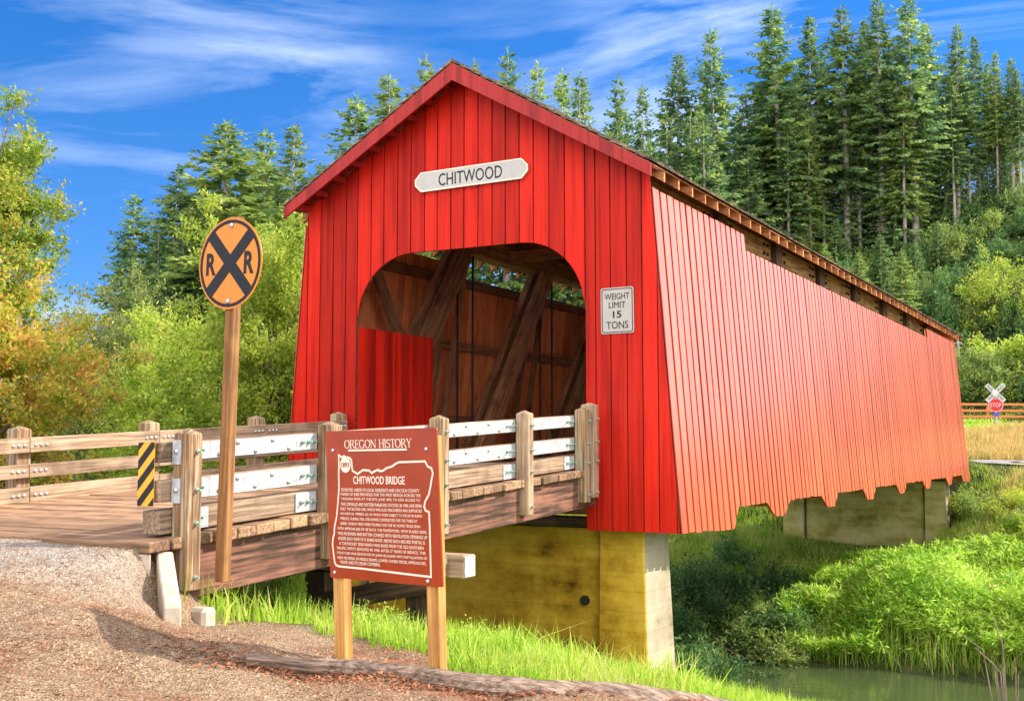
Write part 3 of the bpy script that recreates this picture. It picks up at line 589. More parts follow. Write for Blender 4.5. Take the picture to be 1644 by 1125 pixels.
for k in range(8):
    y = 0.62+3.66*k+1.8
    beam('tie_beam', (-2.8, y, 4.5), (2.8, y, 4.5), 0.2, 0.22, M['truss'], bridge)

# boards hung on the portal wall
def octo(w, h, c, th):
    return [(-w/2, -h/2+c), (-w/2+c, -h/2), (w/2-c, -h/2), (w/2, -h/2+c), (w/2, h/2-c), (w/2-c, h/2), (-w/2+c, h/2), (-w/2, h/2-c)]
def plate(name, poly, mat, th, parent, mw, bevel=0.0):
    return link(name, MB().prism([(x, y, -th) for x, y in poly], (0, 0, th)).mesh(name, False, bevel), mat, parent, mw)
def ring(name, poly, inner, mat, parent, mw, th=0.003):
    b = MB(); n = len(poly)
    for i in range(n):
        j = (i+1) % n; b.prism([(*poly[i], 0), (*poly[j], 0), (*inner[j], 0), (*inner[i], 0)], (0, 0, th))
    return link(name, b.mesh(name), mat, parent, mw)
ns = thing('name_sign', 'long white eight-sided board lettered CHITWOOD high on the red gable', 'sign', (0.12, -0.03, 4.77))
F0 = face_frame((0.12, -0.05, 4.77), (0, -1, 0)) @ Matrix.Rotation(R(0.7), 4, 'Z')
bd = plate('board', octo(2.13, 0.33, 0.115, .04), M['white_board'], 0.045, ns, F0, 0.004)
ring('border', octo(2.13, 0.33, 0.115, 0), octo(2.09, 0.29, 0.105, 0), M['cream'], bd, F0 @ Matrix.Translation((0, 0, 0.001)))
text('lettering', 'CHITWOOD', M['black'], bd, F0 @ Matrix.Translation((0, 0, 0.004)), 1.2, 0.205, 0.004)
def rrect(w, h, r, n=5):
    p = []
    for cx, cy, a in ((w/2-r, h/2-r, 0), (-w/2+r, h/2-r, 90), (-w/2+r, -h/2+r, 180), (w/2-r, -h/2+r, 270)):
        p += [(cx+r*math.cos(R(a+90*k/n)), cy+r*math.sin(R(a+90*k/n))) for k in range(n+1)]
    return p
wsn = thing('weight_limit_sign', 'white weight limit sign on the red boards right of the portal', 'sign', (2.69, -0.02, 2.42))
F0 = face_frame((2.69, -0.016, 2.425), (0, -1, 0)) @ Matrix.Rotation(R(0.5), 4, 'Z')
pn = plate('panel', rrect(0.54, 0.70, 0.035), M['white_sign'], 0.006, wsn, F0)
ring('border', rrect(0.505, 0.665, 0.03), rrect(0.483, 0.643, 0.025), M['black'], pn, F0 @ Matrix.Translation((0, 0, 0.001)))
for s, y, ww, hh in (('WEIGHT', 0.215, 0.40, 0.092), ('LIMIT', 0.085, 0.27, 0.088), ('15', -0.06, 0.14, 0.105), ('TONS', -0.22, 0.355, 0.11)):
    text('lettering', s, M['black'], pn, F0 @ Matrix.Translation((0, y, 0.003)), ww, hh, 0.003, 0.02 if s == '15' else 0.0, 1.0)
# ------------------------------------------------------------------ piers
def column(b, x0, x1, y0, y1, zt, zb, bat):
    h = (zt-zb)*bat; h1 = h if x1 > x0 else -h; v = [(x0, y0-h, zb), (x1+h1, y0-h, zb), (x1+h1, y1+h, zb), (x0, y1+h, zb), (x0, y0, zt), (x1, y0, zt), (x1, y1, zt), (x0, y1, zt)]
    b.raw(v, [(0, 3, 2, 1), (4, 5, 6, 7), (0, 1, 5, 4), (1, 2, 6, 5), (2, 3, 7, 6), (3, 0, 4, 7)])
for y0, zb, lab in ((0.32, -4.6, 'near concrete pier under the red portal, golden front and sunlit white side'), (29.05, -5.2, 'far concrete pier with two columns and a recessed panel above the reeds')):
    p = thing('concrete_pier', lab, 'pier', (0, y0+0.4, zb), 'concrete piers under the bridge')
    for sg in (1, -1):
        b = MB(); column(b, sg*2.22, sg*2.95, y0, y0+1.0, -0.86, zb, 0.035); cl_ = b.build('column', M['concrete' if y0 < 1 else 'concrete_olive'], p, bevel=0.02); cl_.data.materials.append(M['concrete_sunlit'])
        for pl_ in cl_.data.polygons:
            if pl_.normal.x > 0.9: pl_.material_index = 1     # sun-facing side made paler: sunlight put into its colour
    b = MB(); column(b, -2.16, 2.16, y0+0.14, y0+0.71, -0.88, zb, 0.015); pw = b.build('panel_wall', M['concrete' if y0 < 1 else 'concrete_olive'], p)
    b = MB(); b.box((-2.95, y0-.02, -0.855), (2.95, y0+0.87, -0.74)); b.build('bearing_cap', M['dark_timber'], p)
    if y0 < 1: MB().tube([(1.93, 0.455-0.03, -1.98), (1.93, 0.38, -1.98)], 0.075, 16).build('drain_disc', M['iron'], pw)
# ------------------------------------------------------------------ approach span
def dz(y): return 0.07+0.0525*y
ap = thing('approach_span', 'plank approach ramp with dark creosoted side beam leading to the portal', 'ramp', (0, -4.5, -0.2))
b = MB(); y = -9.12; rnd = random.Random(4)
while y < -0.28:
    w = 0.262; e = rnd.uniform(-0.02, 0.03); ez = rnd.uniform(-.009, .009)
    q = [(-2.36, y+.010, dz(y)+ez), (-2.36, y+w-.010, dz(y+w)+ez), (-2.36, y+w-.010, dz(y+w)-.1), (-2.36, y+.010, dz(y)-.1)]
    b.prism(q, (4.80+e, 0, 0)); y += w
b.build('deck', M['plank_end'], ap, bevel=0.010)
for x, w in ((2.27, 0.16), (-2.27, 0.16), (-1.1, 0.2), (0, 0.2), (1.1, 0.2)):
    beam('stringer', (x, -8.95, dz(-8.95)-0.335), (x, -0.10, dz(-0.10)-0.335), w, 0.46, M['stringer'], ap, bevel=0.012)
beam('end_sill', (-2.35, -9.16, -0.62), (2.30, -9.16, -0.62), 0.14, 0.22, M['stringer'], ap)
tb = thing('trestle_bent', 'timber trestle bent under the approach with a white-painted cap end', 'trestle', (0, -4.6, -2))
cap = beam('cap', (-2.75, -4.62, -0.98), (2.84, -4.62, -0.98), 0.26, 0.26, M['grey_wood'], tb, bevel=0.01)
MB().box((2.842, -4.735, -1.095), (2.85, -4.505, -0.865)).build('painted_end', M['old_white'], cap)
for x in (-2.2, -0.75, 0.75, 2.2):
    beam('pile', (x*1.05, -4.62, -2.6), (x, -4.62, -1.13), 0.3, 0.3, M['dark_timber'], tb)
beam('sway_brace', (-2.5, -4.82, -2.2), (2.5, -4.82, -1.15), 0.08, 0.24, M['dark_timber'], tb)
beam('cap_ply', (1.2, -4.87, -0.97), (2.66, -4.87, -0.97), 0.14, 0.24, M['grey_wood'], tb, bevel=0.01)
MB().tube([(2.45, -4.94, -0.97), (2.45, -4.965, -0.97)], 0.05, 12).build('washer', M['bolt'], tb)
# ------------------------------------------------------------------ guard rails
bolt_me = MB().tube([(0, 0, 0), (0, 0, 0.018)], 0.022, 8).tube([(0, 0, 0.018), (0, 0, 0.05)], 0.011, 6).mesh('bolt')
dome = MB(); dome.tube([(0, 0, 0), (0, 0, 0.012), (0, 0, 0.02)], [0.026, 0.022, 0.008], 8); dome_me = dome.mesh('bolt_dome', True)
FX, FNX, FY = face_frame((0, 0, 0), (1, 0, 0)), face_frame((0, 0, 0), (-1, 0, 0)), face_frame((0, 0, 0), (0, -1, 0))
def bolt(p, fr, parent, mat='bolt_green', me=None): return link('bolt', me or bolt_me, M[mat], parent, Matrix.Translation(p) @ fr)
PY = [-8.64, -6.64, -4.56, -2.42, -0.62]
g = thing('guard_rail', 'near timber guard rail with galvanised plates along the right edge of the ramp', 'railing', (2.3, -4.5, -0.3), 'guard rails of the approach ramp')
for i, y in enumerate(PY):
    z = dz(y); p = beam('post', (2.385, y, z-0.47), (2.385, y, z+0.87), 0.175, 0.175, M['post'] if i in (0, 4) else M['grey_wood'] if i == 3 else M['post'], g, 0.008, peak=0.05)
    for dzz in (-0.36, 0.10, 0.385, 0.715): bolt((2.4725, y+0.02, z+dzz), FX, p)
    if i == 0:
        for dzz in (0.385, 0.715):
            pl = MB().box((2.30, y-0.10, z+dzz-0.11), (2.395, y-0.0885, z+dzz+0.10)).build('metal_plate', M['galv'], p)
            bolt((2.35, y-0.10, z+dzz), FY, pl, 'bolt', dome_me)
p = beam('post', (2.40, -0.40, dz(0)-0.44), (2.40, -0.40, dz(0)+0.92), 0.20, 0.20, M['grey_wood'], g, 0.008, peak=0.04)
for dzz in (-0.36, 0.10, 0.385, 0.715): bolt((2.50, -0.38, dz(0)+dzz), FX, p)
YE = PY+[-0.40]
for i in range(4):
    y0, y1 = PY[i], PY[i+1]
    for lo, hi, th, kind in ((0.63, 0.80, 0.09, 1), (0.29, 0.48, 0.09, 1), (0.02, 0.22, 0.2, 0)):
        c = (lo+hi)/2; a0 = (y0-0.22 if i == 0 else y0); a1 = y1 if i < 3 else -0.32
        if i == 0 and not kind: a0 = y0-0.22
        rl = beam('rail' if kind else 'wheel_guard', (2.286-th/2, a0+0.003, dz(a0)+c), (2.286-th/2, a1-0.003, dz(a1)+c), th, hi-lo, M['grey_wood'], g, 0.006)
        xs = 2.29
        spans = [(y0+0.1, y0+0.36), (y0+0.365, y1-0.42), (y1-0.415, y1-0.1)] if kind else [(y0+0.1, y0+0.36), (y1-0.42, y1-0.1)]
        for a, d in spans:
            b = MB(); q = [(xs, a, dz(a)+lo+.008), (xs, d, dz(d)+lo+.008), (xs, d, dz(d)+hi-.008), (xs, a, dz(a)+hi-.008)]
            pl = b.prism(q, (0.008, 0, 0)).build('metal_plate', M['galv'], rl)
            if d-a < 0.5:
                for yy in (a+0.08, (a+d)/2+.02, d-0.06)[:3 if d-a > 0.28 else 2]: bolt((xs+0.008, yy, dz(yy)+c), FX, pl)
            elif i < 3:
                for k in range(5):
                    yy = a+0.12+(d-a-0.24)*k/4; bolt((xs+0.008, yy, dz(yy)+c+(0.045 if k % 2 else -0.045)), FX, pl, 'bolt', dome_me)
g = thing('guard_rail', 'far timber guard rail with round bolt heads along the left edge of the ramp', 'railing', (-2.2, -4.5, -0.3), 'guard rails of the approach ramp')
QY = [-0.25, -2.32, -4.5, -6.6, -8.72, -10.85]
for i, y in enumerate(QY):
    z = dz(y); beam('post', (-2.32, y, z-0.5), (-2.32, y, z+0.86), 0.20, 0.20, M['post'], g, 0.008, peak=0.05)
for i in range(5):
    y0, y1 = QY[i+1], QY[i]
    for lo, hi, th in ((0.58, 0.76, 0.10), (0.28, 0.44, 0.10), (-0.02, 0.17, 0.14)):
        c = (lo+hi)/2
        rl = beam('rail', (-2.17, y0+0.004, dz(y0)+c), (-2.17, y1-0.004, dz(y1)+c), th, hi-lo, M['grey_wood'], g, 0.006)
        for yy in (y0+0.08, y0+0.16, y0+0.24, y1-0.08, y1-0.16, y1-0.24): bolt((-2.17+th/2, yy, dz(yy)+c), FX, rl, 'bolt', dome_me)
# object marker on the end of the near rail
om = thing('object_marker', 'yellow and black striped object marker on the end of the near guard rail', 'marker', (2.2, -8.9, -0.13))
F0 = face_frame((2.16, -8.90, 0.14), (0.12, -1, 0))
pn = plate('panel', rrect(0.17, 0.55, 0.015), M['marker_yellow'], 0.004, om, F0)
b = MB()
for k in range(-3, 4):
    y0 = k*0.17; q = [(-0.085, y0-0.14), (0.085, y0+0.06), (0.085, y0+0.145), (-0.085, y0-0.055)]
    q = clip(clip(q, 0, 1, 0.27), 0, -1, 0.27)
    if len(q) > 2: b.prism([(x, y, 0.001) for x, y in q], (0, 0, 0.002))
link('stripes', b.mesh('stripes'), M['black'], pn, F0)
# ------------------------------------------------------------------ railroad crossing sign
rr = thing('railroad_sign', 'round yellow railroad crossing sign on a tall wooden post beside the ramp', 'sign', (2.55, -8.33, -0.85))
beam('post', (2.55, -8.36, -0.80), (2.67, -8.40, 2.40), 0.10, 0.10, M['brown_post'], rr, 0.006)
c = (2.665, -8.47, 1.98); F0 = face_frame(c, (-0.11, -1, 0.0)) @ Matrix.Rotation(R(-2.5), 4, 'Z')
def circ(r, n=48): return [(r*math.cos(2*math.pi*k/n), r*math.sin(2*math.pi*k/n)) for k in range(n)]
RS = 0.405; dk = plate('disc', circ(RS), M['yellow'], 0.005, rr, F0)
ring('border', circ(RS*0.955), circ(RS*0.885), M['black'], dk, F0 @ Matrix.Translation((0, 0, 0.001)))
b = MB()
for sgn in (1, -1):
    a = R(45)*sgn; ca, sa = math.cos(a), math.sin(a); h = RS*0.135; l = RS*0.90
    b.prism([(ca*x-sa*y, sa*x+ca*y, 0.0012+0.0006*sgn) for x, y in ((-l, -h), (l, -h), (l, h), (-l, h))], (0, 0, 0.0018))
link('cross', b.mesh('cross'), M['black'], dk, F0)
for sx in (-1, 1): text('letter', 'R', M['black'], dk, F0 @ Matrix.Translation((sx*RS*0.60, 0.0, 0.002)), 0.125, 0.20, 0.003, 0.03)
for sy in (-1, 1): link('bolt', dome_me, M['bolt'], dk, F0 @ Matrix.Translation((0, sy*RS*0.83, 0)))
# ------------------------------------------------------------------ history sign
hsn = thing('history_sign', 'red-brown history sign with a cream state outline and lettering on two posts', 'sign', (5.3, -9.85, -1.15))
TL, TR_, BL, BR = (Vector(q) for q in ((4.83, -9.85, 0.47), (5.87, -10.09, 0.49), (4.77, -9.8, -0.5), (5.83, -10.02, -0.49)))
ctr = (TL+TR_+BL+BR)/4; ex = ((TR_-TL)+(BR-BL)).normalized(); ey = ((TL-BL)+(TR_-BR)); ey = (ey-ex*ey.dot(ex)).normalized(); ez = ex.cross(ey)
F0 = Matrix(((ex.x, ey.x, ez.x, ctr.x), (ex.y, ey.y, ez.y, ctr.y), (ex.z, ey.z, ez.z, ctr.z), (0, 0, 0, 1)))
PW, PH = 1.06, 0.985
for px, zb, zt in ((-0.455, -1.45, 0.0), (0.435, -1.45, 0.0)):
    beam('leg', F0 @ Vector((px-0.045, zb, -0.060)), F0 @ Vector((px, 0.44, -0.060)), 0.09, 0.09, M['new_post'], hsn, 0.005)
pn = plate('panel', rrect(PW, PH, 0.012), M['rust_panel'], 0.012, hsn, F0, 0.001)
qs = ((80, 60), (857, 30), (850, 1125), (55, 1060))
def pc(u, v):                                  # photo-crop position on the panel -> metres on the panel
    s = t = 0.5
    for _ in range(12):
        x = (1-s)*(1-t)*qs[0][0]+s*(1-t)*qs[1][0]+s*t*qs[2][0]+(1-s)*t*qs[3][0]; y = (1-s)*(1-t)*qs[0][1]+s*(1-t)*qs[1][1]+s*t*qs[2][1]+(1-s)*t*qs[3][1]
        s += (u-x)/785; t += (v-y)/1040
    return (s-0.5)*PW, (0.5-t)*PH
OUT = [(165, 350), (170, 300), (172, 222), (190, 236), (205, 238), (212, 228), (222, 238), (240, 238), (256, 244), (265, 262), (268, 330), (305, 352), (345, 325), (390, 328), (407, 345), (425, 334), (455, 322), (462, 332), (490, 328), (510, 312), (550, 300), (575, 282), (600, 270), (775, 263), (790, 298), (815, 312), (822, 345), (812, 385), (805, 425), (788, 495), (762, 540), (755, 575), (762, 600), (785, 612), (785, 700), (778, 1055), (600, 1035), (300, 1000), (130, 985), (105, 975), (97, 955), (92, 900), (88, 830), (95, 790), (105, 765), (110, 720), (130, 650), (145, 560), (160, 460)]
b = MB(); o = [Vector(pc(*p)) for p in OUT]
for i in range(len(o)):
    p, q = o[i], o[(i+1) % len(o)]; d = (q-p); l = d.length; d = d/l; n = Vector((-d.y, d.x))*0.0065; e = d*0.004
    z = 0.001+0.0003*(i % 2); b.prism([(*(p-e-n), z), (*(q+e-n), z), (*(q+e+n), z), (*(p-e+n), z)], (0, 0, 0.001))
link('state_outline', b.mesh('state_outline'), M['cream'], pn, F0)
x0, y0 = pc(245, 190); x1, y1 = pc(658, 182)
link('underline', MB().box((x0, (y0+y1)/2-.006, 0.001), (x1, (y0+y1)/2+.006, 0.003)).mesh('underline'), M['cream'], pn, F0)
x0, y0 = pc(218, 290); c_ = Matrix.Translation((x0, y0, 0.001))
plate('year_disc', circ(0.052, 28), M['cream'], 0.001, pn, F0 @ c_ @ Matrix.Translation((0, 0, 0.001)))
text('year', '1893', M['rust_panel'], pn, F0 @ c_ @ Matrix.Translation((0, 0, 0.002)), 0.075, 0.032, 0.001, 0.02)
x0, y0 = pc(452, 395); text('lettering', 'CHITWOOD BRIDGE', M['cream'], pn, F0 @ Matrix.Translation((x0, y0, 0.002)), 0.49, 0.052, 0.002, 0.012)
SER = {  # serif capitals on a unit box: (x0,y0,x1,y1,width) strokes
 'R': [(.12, 0, .12, 1, .15), (.12, .96, .45, .96, .06), (.45, .96, .6, .86, .1), (.6, .86, .6, .64, .14), (.6, .64, .45, .52, .1), (.12, .51, .45, .51, .06), (.38, .5, .76, .02, .13), (0, .02, .26, .02, .05), (.66, .02, .84, .02, .05), (0, .97, .2, .97, .05)],
 'E': [(.12, 0, .12, 1, .15), (0, .97, .6, .97, .06), (.12, .52, .46, .52, .06), (0, .03, .62, .03, .06), (.6, .97, .6, .8, .05), (.62, .03, .62, .2, .05), (.46, .42, .46, .62, .05)],
 'N': [(.1, 0, .1, 1, .07), (.1, .96, .74, .05, .15), (.76, 0, .76, 1, .07), (0, .97, .16, .97, .05), (0, .03, .22, .03, .05), (.64, .97, .88, .97, .05)],
 'H': [(.12, 0, .12, 1, .14), (.7, 0, .7, 1, .14), (.12, .52, .7, .52, .06), (0, .97, .25, .97, .05), (0, .03, .25, .03, .05), (.57, .97, .83, .97, .05), (.57, .03, .83, .03, .05)],
 'I': [(.12, 0, .12, 1, .15), (0, .97, .25, .97, .05), (0, .03, .25, .03, .05)],
 'T': [(.36, 0, .36, 1, .15), (.02, .96, .7, .96, .06), (.03, .97, .03, .8, .05), (.7, .97, .7, .8, .05), (.22, .03, .5, .03, .05)],
 'Y': [(.38, 0, .38, .46, .14), (.08, .98, .38, .44, .14), (.7, .98, .38, .44, .07), (-.03, .97, .2, .97, .05), (.58, .97, .82, .97, .05), (.25, .03, .5, .03, .05)]}
def arcs(cx, cy, rx, ry, a0, a1, n=14):
    o = []
    for k in range(n):
        t0, t1 = R(a0+(a1-a0)*k/n), R(a0+(a1-a0)*(k+1)/n); wd = .06+.09*abs(math.cos((t0+t1)/2))
        o.append((cx+rx*math.cos(t0), cy+ry*math.sin(t0), cx+rx*math.cos(t1), cy+ry*math.sin(t1), wd))
    return o
SER['O'] = arcs(.42, .5, .40, .47, 0, 360, 24)
SER['G'] = arcs(.42, .5, .40, .47, 40, 330, 20)+[(.74, .06, .74, .42, .13), (.6, .42, .86, .42, .05), (.72, .74, .72, .92, .05)]
SER['S'] = arcs(.3, .73, .21, .23, 30, 270, 12)+arcs(.3, .26, .24, .25, 90, -150, 12)+[(.49, .78, .49, .94, .05), (.07, .2, .07, .04, .05)]
WID = {'O': .92, 'R': .86, 'E': .72, 'G': .95, 'N': .95, 'H': .9, 'I': .32, 'S': .64, 'T': .76, 'Y': .8, ' ': .42}
b = MB(); W_ = sum(WID[k] for k in 'OREGON HISTORY'); xa, ya = pc(220, 168); xb, yb = pc(692, 150); xa2, yt = pc(455, 108); _, yb2 = pc(455, 172)
sc_ = (xb-xa)/W_; hh = (yt-yb2)*0.92; x = 0; k = 0
for chx in 'OREGON HISTORY':
    for s in SER.get(chx, []):
        p = Vector((xa+(x+s[0])*sc_, yb2+s[1]*hh)); q = Vector((xa+(x+s[2])*sc_, yb2+s[3]*hh)); d = (q-p).normalized(); n = Vector((-d.y, d.x))*s[4]*hh*0.42; e = d*0.001; k += 1
        b.prism([(*(p-e-n), .001), (*(q+e-n), .001), (*(q+e+n), .001), (*(p-e+n), .001)], (0, 0, 0.001+0.0002*(k % 5)))
    x += WID[chx]
link('lettering', b.mesh('heading'), M['cream'], pn, F0)
LN = [('DONATED LABOR OF LOCAL RESIDENTS AND LINCOLN COUNTY', 178, 728, 458), ('FUNDS OF $300 PROVIDED FOR THE FIRST BRIDGE ACROSS THE', 172, 735, 491), ('YAQUINA RIVER AT THIS SITE, JUNE 1893, TO GIVE ACCESS TO', 172, 730, 524),
 ('THE CORVALLIS AND EASTERN RAILROAD STATION. IN 1904 LAFE PEPIN', 168, 738, 559), ('BUILT THE SECOND ONE, WHICH WAS ALSO UNCOVERED AND SUPPORTED', 165, 738, 594), ('ON VERTICAL TIMBERS, ALL OF WHICH WERE SUBJECT TO DECAY IN RAINY', 160, 740, 629),
 ('PERIODS. DURING 1926, OTIS HAMAR CONTRACTED FOR THE THIRD AT', 160, 705, 662), ("$4000. CEMENT PIERS WERE POURED FOR THE 96' HOWE TRUSS SPAN", 158, 722, 697), ("WITH APPROACHES OF 38' EACH. THE FRAMEWORK, WITH FLARED SIDES,", 132, 765, 732),
 ('WAS FIR BOARD AND BATTEN COVERED WITH VENTILATION OPENINGS UP', 134, 765, 766), ('UNDER EACH EAVE OF A SHAKE ROOF. ABOVE EACH ARCHED PORTAL IS', 134, 748, 801), ('A "CHITWOOD" SIGN WHICH WAS SAVED FROM THE OLD SOUTHERN', 138, 738, 836),
 ('PACIFIC DEPOT REMOVED IN 1940. AFTER 57 YEARS OF SERVICE, THIS', 122, 750, 871), ('STRUCTURE WAS RENOVATED BY JOHN GILLILAND WITH INSTALLATION OF', 118, 758, 906), ('NEW MATERIAL IN NEEDLE BEAMS, LOWER CHORD PIECES, APPROACHES,', 122, 750, 939), ('FRAME AND ITS CEDAR COVERING.', 142, 435, 962)]
for s, u0, u1, v in LN:
    a, d = pc(u0, v), pc(u1, v+0.02*(u1-u0)); text('lettering', s, M['cream'], pn, F0 @ Matrix.Translation(((a[0]+d[0])/2, (a[1]+d[1])/2, 0.002)), d[0]-a[0], 0.0215, 0.001, 0.0)
for u, v in ((130, 192), (785, 180), (92, 1027), (755, 1085)):
    x, y = pc(u, v); link('screw', dome_me, M['cream'], pn, F0 @ Matrix.Translation((x, y, 0)) @ Matrix.Scale(0.6, 4))
# ------------------------------------------------------------------ concrete pieces and log
kb = thing('concrete_kerb', 'tilted concrete kerb beam holding back the gravel at the ramp corner', 'kerb', (2.5, -9.0, -0.8))
b = MB(); b.prism([(2.36, -8.96, -0.50), (2.45, -8.86, -0.50), (2.93, -9.24, -0.885), (2.84, -9.34, -0.885)], (0, 0, -0.28)); b.build('sloping_beam', M['kerb'], kb, bevel=0.012)
b = MB(); b.prism([(1.95, -9.24, -0.515), (2.34, -9.0, -0.515), (2.42, -9.08, -0.515), (1.95, -9.36, -0.515)], (0, 0, -0.2)); b.build('flush_strip', M['kerb'], kb, bevel=0.008)
b = MB(); b.box((2.44, -8.70, -1.25), (2.66, -8.53, -0.99)); tag(b.build('concrete_block', M['kerb'], None, bevel=0.03), 'small pale concrete block on the ground under the first rail post', 'block')
lp = LP
pts = [(x, y, float(ground(x, y))+0.035) for x, y in lp]
fine = []
for i in range(len(pts)-1):
    for k in range(6): fine.append(Vector(pts[i]).lerp(Vector(pts[i+1]), k/6))
fine.append(Vector(pts[-1])); rnd = random.Random(2); zs = np.array([float(ground(p.x, p.y)) for p in fine]); zs = np.convolve(np.pad(zs, 3, 'edge'), np.ones(7)/7, 'valid'); fine = [Vector((p.x, p.y, z+.028)) for p, z in zip(fine, zs)]
mw, _l = frame(fine[0], fine[-1]); loc = [mw.inverted() @ p for p in fine]
b = MB(); NR = 18; V = []; nf = len(loc)
for i, p in enumerate(loc):
    r0 = 0.043+0.0012*i
    for k in range(NR):
        a = 6.283*k/NR; r = r0*(1+.10*math.sin(3*a+i*.15)+.06*math.sin(7*a+1+i*.07)+rnd.uniform(-.02, .02)); V.append((p.x, p.y+math.cos(a)*r*1.25, p.z+math.sin(a)*r))
b.raw(V, [(i*NR+k, i*NR+(k+1) % NR, (i+1)*NR+(k+1) % NR, (i+1)*NR+k) for i in range(nf-1) for k in range(NR)]+[tuple(range(NR)), tuple(range((nf-1)*NR, nf*NR))])
lo_ = link('fallen_log', b.mesh('log', False), wood('log_bark', (0.12, 0.08, 0.06), (0.30, 0.22, 0.17), 'X', crack=1.0, fine=2.4), None, mw)
LG = np.array([(p.x, p.y) for p in fine]); LGX = (LG[0, 0]-.3, LG[-1, 0])
tag(lo_, 'weathered grey log lying along the gravel edge in front of the sign legs', 'log')
#@@PLANTS
# ------------------------------------------------------------------ foliage builders
def leaf_quads(P, D, Nn, ln, wd):
    """rhombic leaves: base P, direction D, normal Nn, length ln, width wd (arrays)"""
    D = D/np.linalg.norm(D, axis=1, keepdims=True); S = np.cross(D, Nn); S /= np.linalg.norm(S, axis=1, keepdims=True)+1e-9
    ln = np.broadcast_to(np.asarray(ln, float), (len(P),))[:, None]; wd = np.broadcast_to(np.asarray(wd, float), (len(P),))[:, None]
    V = np.stack([P, P+D*ln*.45+S*wd*.5, P+D*ln, P+D*ln*.45-S*wd*.5], 1).reshape(-1, 3)
    return V, np.arange(len(V)).reshape(-1, 4)
def unit(v): return v/(np.linalg.norm(v, axis=-1, keepdims=True)+1e-9)
def conifer_meshes(seed, H, Rad, start, spread=1.0, thin=1.0):
    rs = np.random.RandomState(seed); P = []; D = []; L_ = []; W_ = []
    z = start*H; asym = rs.uniform(.05, .3); az0 = rs.rand()*6.28
    while z < H-0.25:
        t = (z-start*H)/(H*(1-start)); rad = Rad*((1-t)**0.78)*(0.6+0.4*min(1, t*5+0.2))+0.14
        nb = rs.randint(5, 8)
        a0 = rs.rand()*6.28; gap = rs.rand() < .12
        for k in range(nb):
            if rs.rand() < (0.5 if gap else 0.10*thin): continue
            az = a0+6.283*k/nb+rs.normal()*0.25; l = rad*rs.uniform(0.55, 1.15)*(1.3 if rs.rand() < .06 else 1)*(1+asym*math.cos(az-az0)*(1-t))
            pit = 0.35*t-0.28*(1-t)+rs.normal()*0.09
            d = np.array([math.cos(az)*math.cos(pit), math.sin(az)*math.cos(pit), math.sin(pit)]); side = np.array([-math.sin(az), math.cos(az), 0])
            zz = z+rs.uniform(-.18, .18); m = max(3, int(l/0.16/thin))
            for j in range(m):
                s = (j+0.6)/m
                if s < 0.16 and l > 1.2: continue
                p = np.array([0, 0, zz])+d*l*s+np.array([0, 0, -0.13*l*s*s+0.07*l*s**4])
                for sg in (1, -1):
                    q = d*rs.uniform(.45, .9)+side*sg*rs.uniform(.55, 1.0)+np.array([0, 0, rs.uniform(-.75, .15)])
                    P.append(p); D.append(q); ll = (0.26+0.46*(1-s))*min(1.15, 0.5+l*.28)*rs.uniform(.75, 1.25); L_.append(ll); W_.append(ll*rs.uniform(.36, .56))
            P.append(np.array([0, 0, zz])+d*l*.93+np.array([0, 0, -0.07*l])); D.append(d+np.array([0, 0, .1])); L_.append(.34); W_.append(.11)
        z += rs.uniform(0.24, 0.38)*(0.75+0.5*(1-t))
    for k in range(10):
        P.append(np.array([0, 0, H-0.5+k*.05])); a = k*2.4; D.append(np.array([math.cos(a)*.5, math.sin(a)*.5, 0.9])); L_.append(.3); W_.append(.08)
    P, D = np.array(P), np.array(D); Nn = unit(np.array([0, 0, 1.])+rs.normal(size=P.shape)*0.75)
    V, F = leaf_quads(P, D, Nn, np.array(L_), np.array(W_)); crown = mesh_np('crown', V, [F])
    b = MB(); b.tube([(0, 0, -0.8), (rs.normal()*.05, rs.normal()*.05, H*.45), (0, 0, H*.97)], [0.30, 0.20, 0.02], 7)
    z = 0.1*H
    while z < start*H+1:
        a = rs.rand()*6.28; l = rs.uniform(.4, 1.3); b.tube([(0, 0, z), (math.cos(a)*l, math.sin(a)*l, z-.15*l)], [.03, .008], 4, False); z += rs.uniform(.25, .7)
    return crown, b.mesh('trunk', True)
PRO = {}
def conifer(kind, x, y, H, wscale, label, group=None, rz=0.0, mat='conifer', lean=0.0):
    crown, trunk, H0 = PRO[kind, int(x*7.3+y*3.1) % 2]; lean = lean or R(((x*5.7) % 3.0)-1.5)
    t = thing('conifer_tree', label, 'tree', (0, 0, 0), group); zg = float(ground(x, y))
    s = H/H0; t.matrix_basis = Matrix.Translation((x, y, zg)) @ Matrix.Rotation(rz, 4, 'Z') @ Matrix.Rotation(lean, 4, 'X') @ Matrix.Diagonal((s*wscale, s*wscale, s, 1))
    for nm, me, m in (('crown', crown, M[mat]), ('trunk', trunk, M['bark_grey'])):
        o = bpy.data.objects.new(nm, me); C.objects.link(o); o.parent = t
        if not me.materials: me.materials.append(None)
        o.material_slots[0].link = 'OBJECT'; o.material_slots[0].material = m
    return t
for i, (k, H, r, st) in enumerate([('tall', 22, 4.0, .38), ('tall2', 24, 3.8, .44), ('tall3', 20, 4.4, .32), ('full', 18, 5.6, .04), ('full2', 18, 4.7, .06), ('slim', 18, 3.5, .08)]):
    for q_ in range(2): PRO[k, q_] = (*conifer_meshes(11+i+20*q_, H, r*(1-.12*q_), st+.07*q_, thin=1.25 if k == 'slim' else 1.0+.15*q_), H)
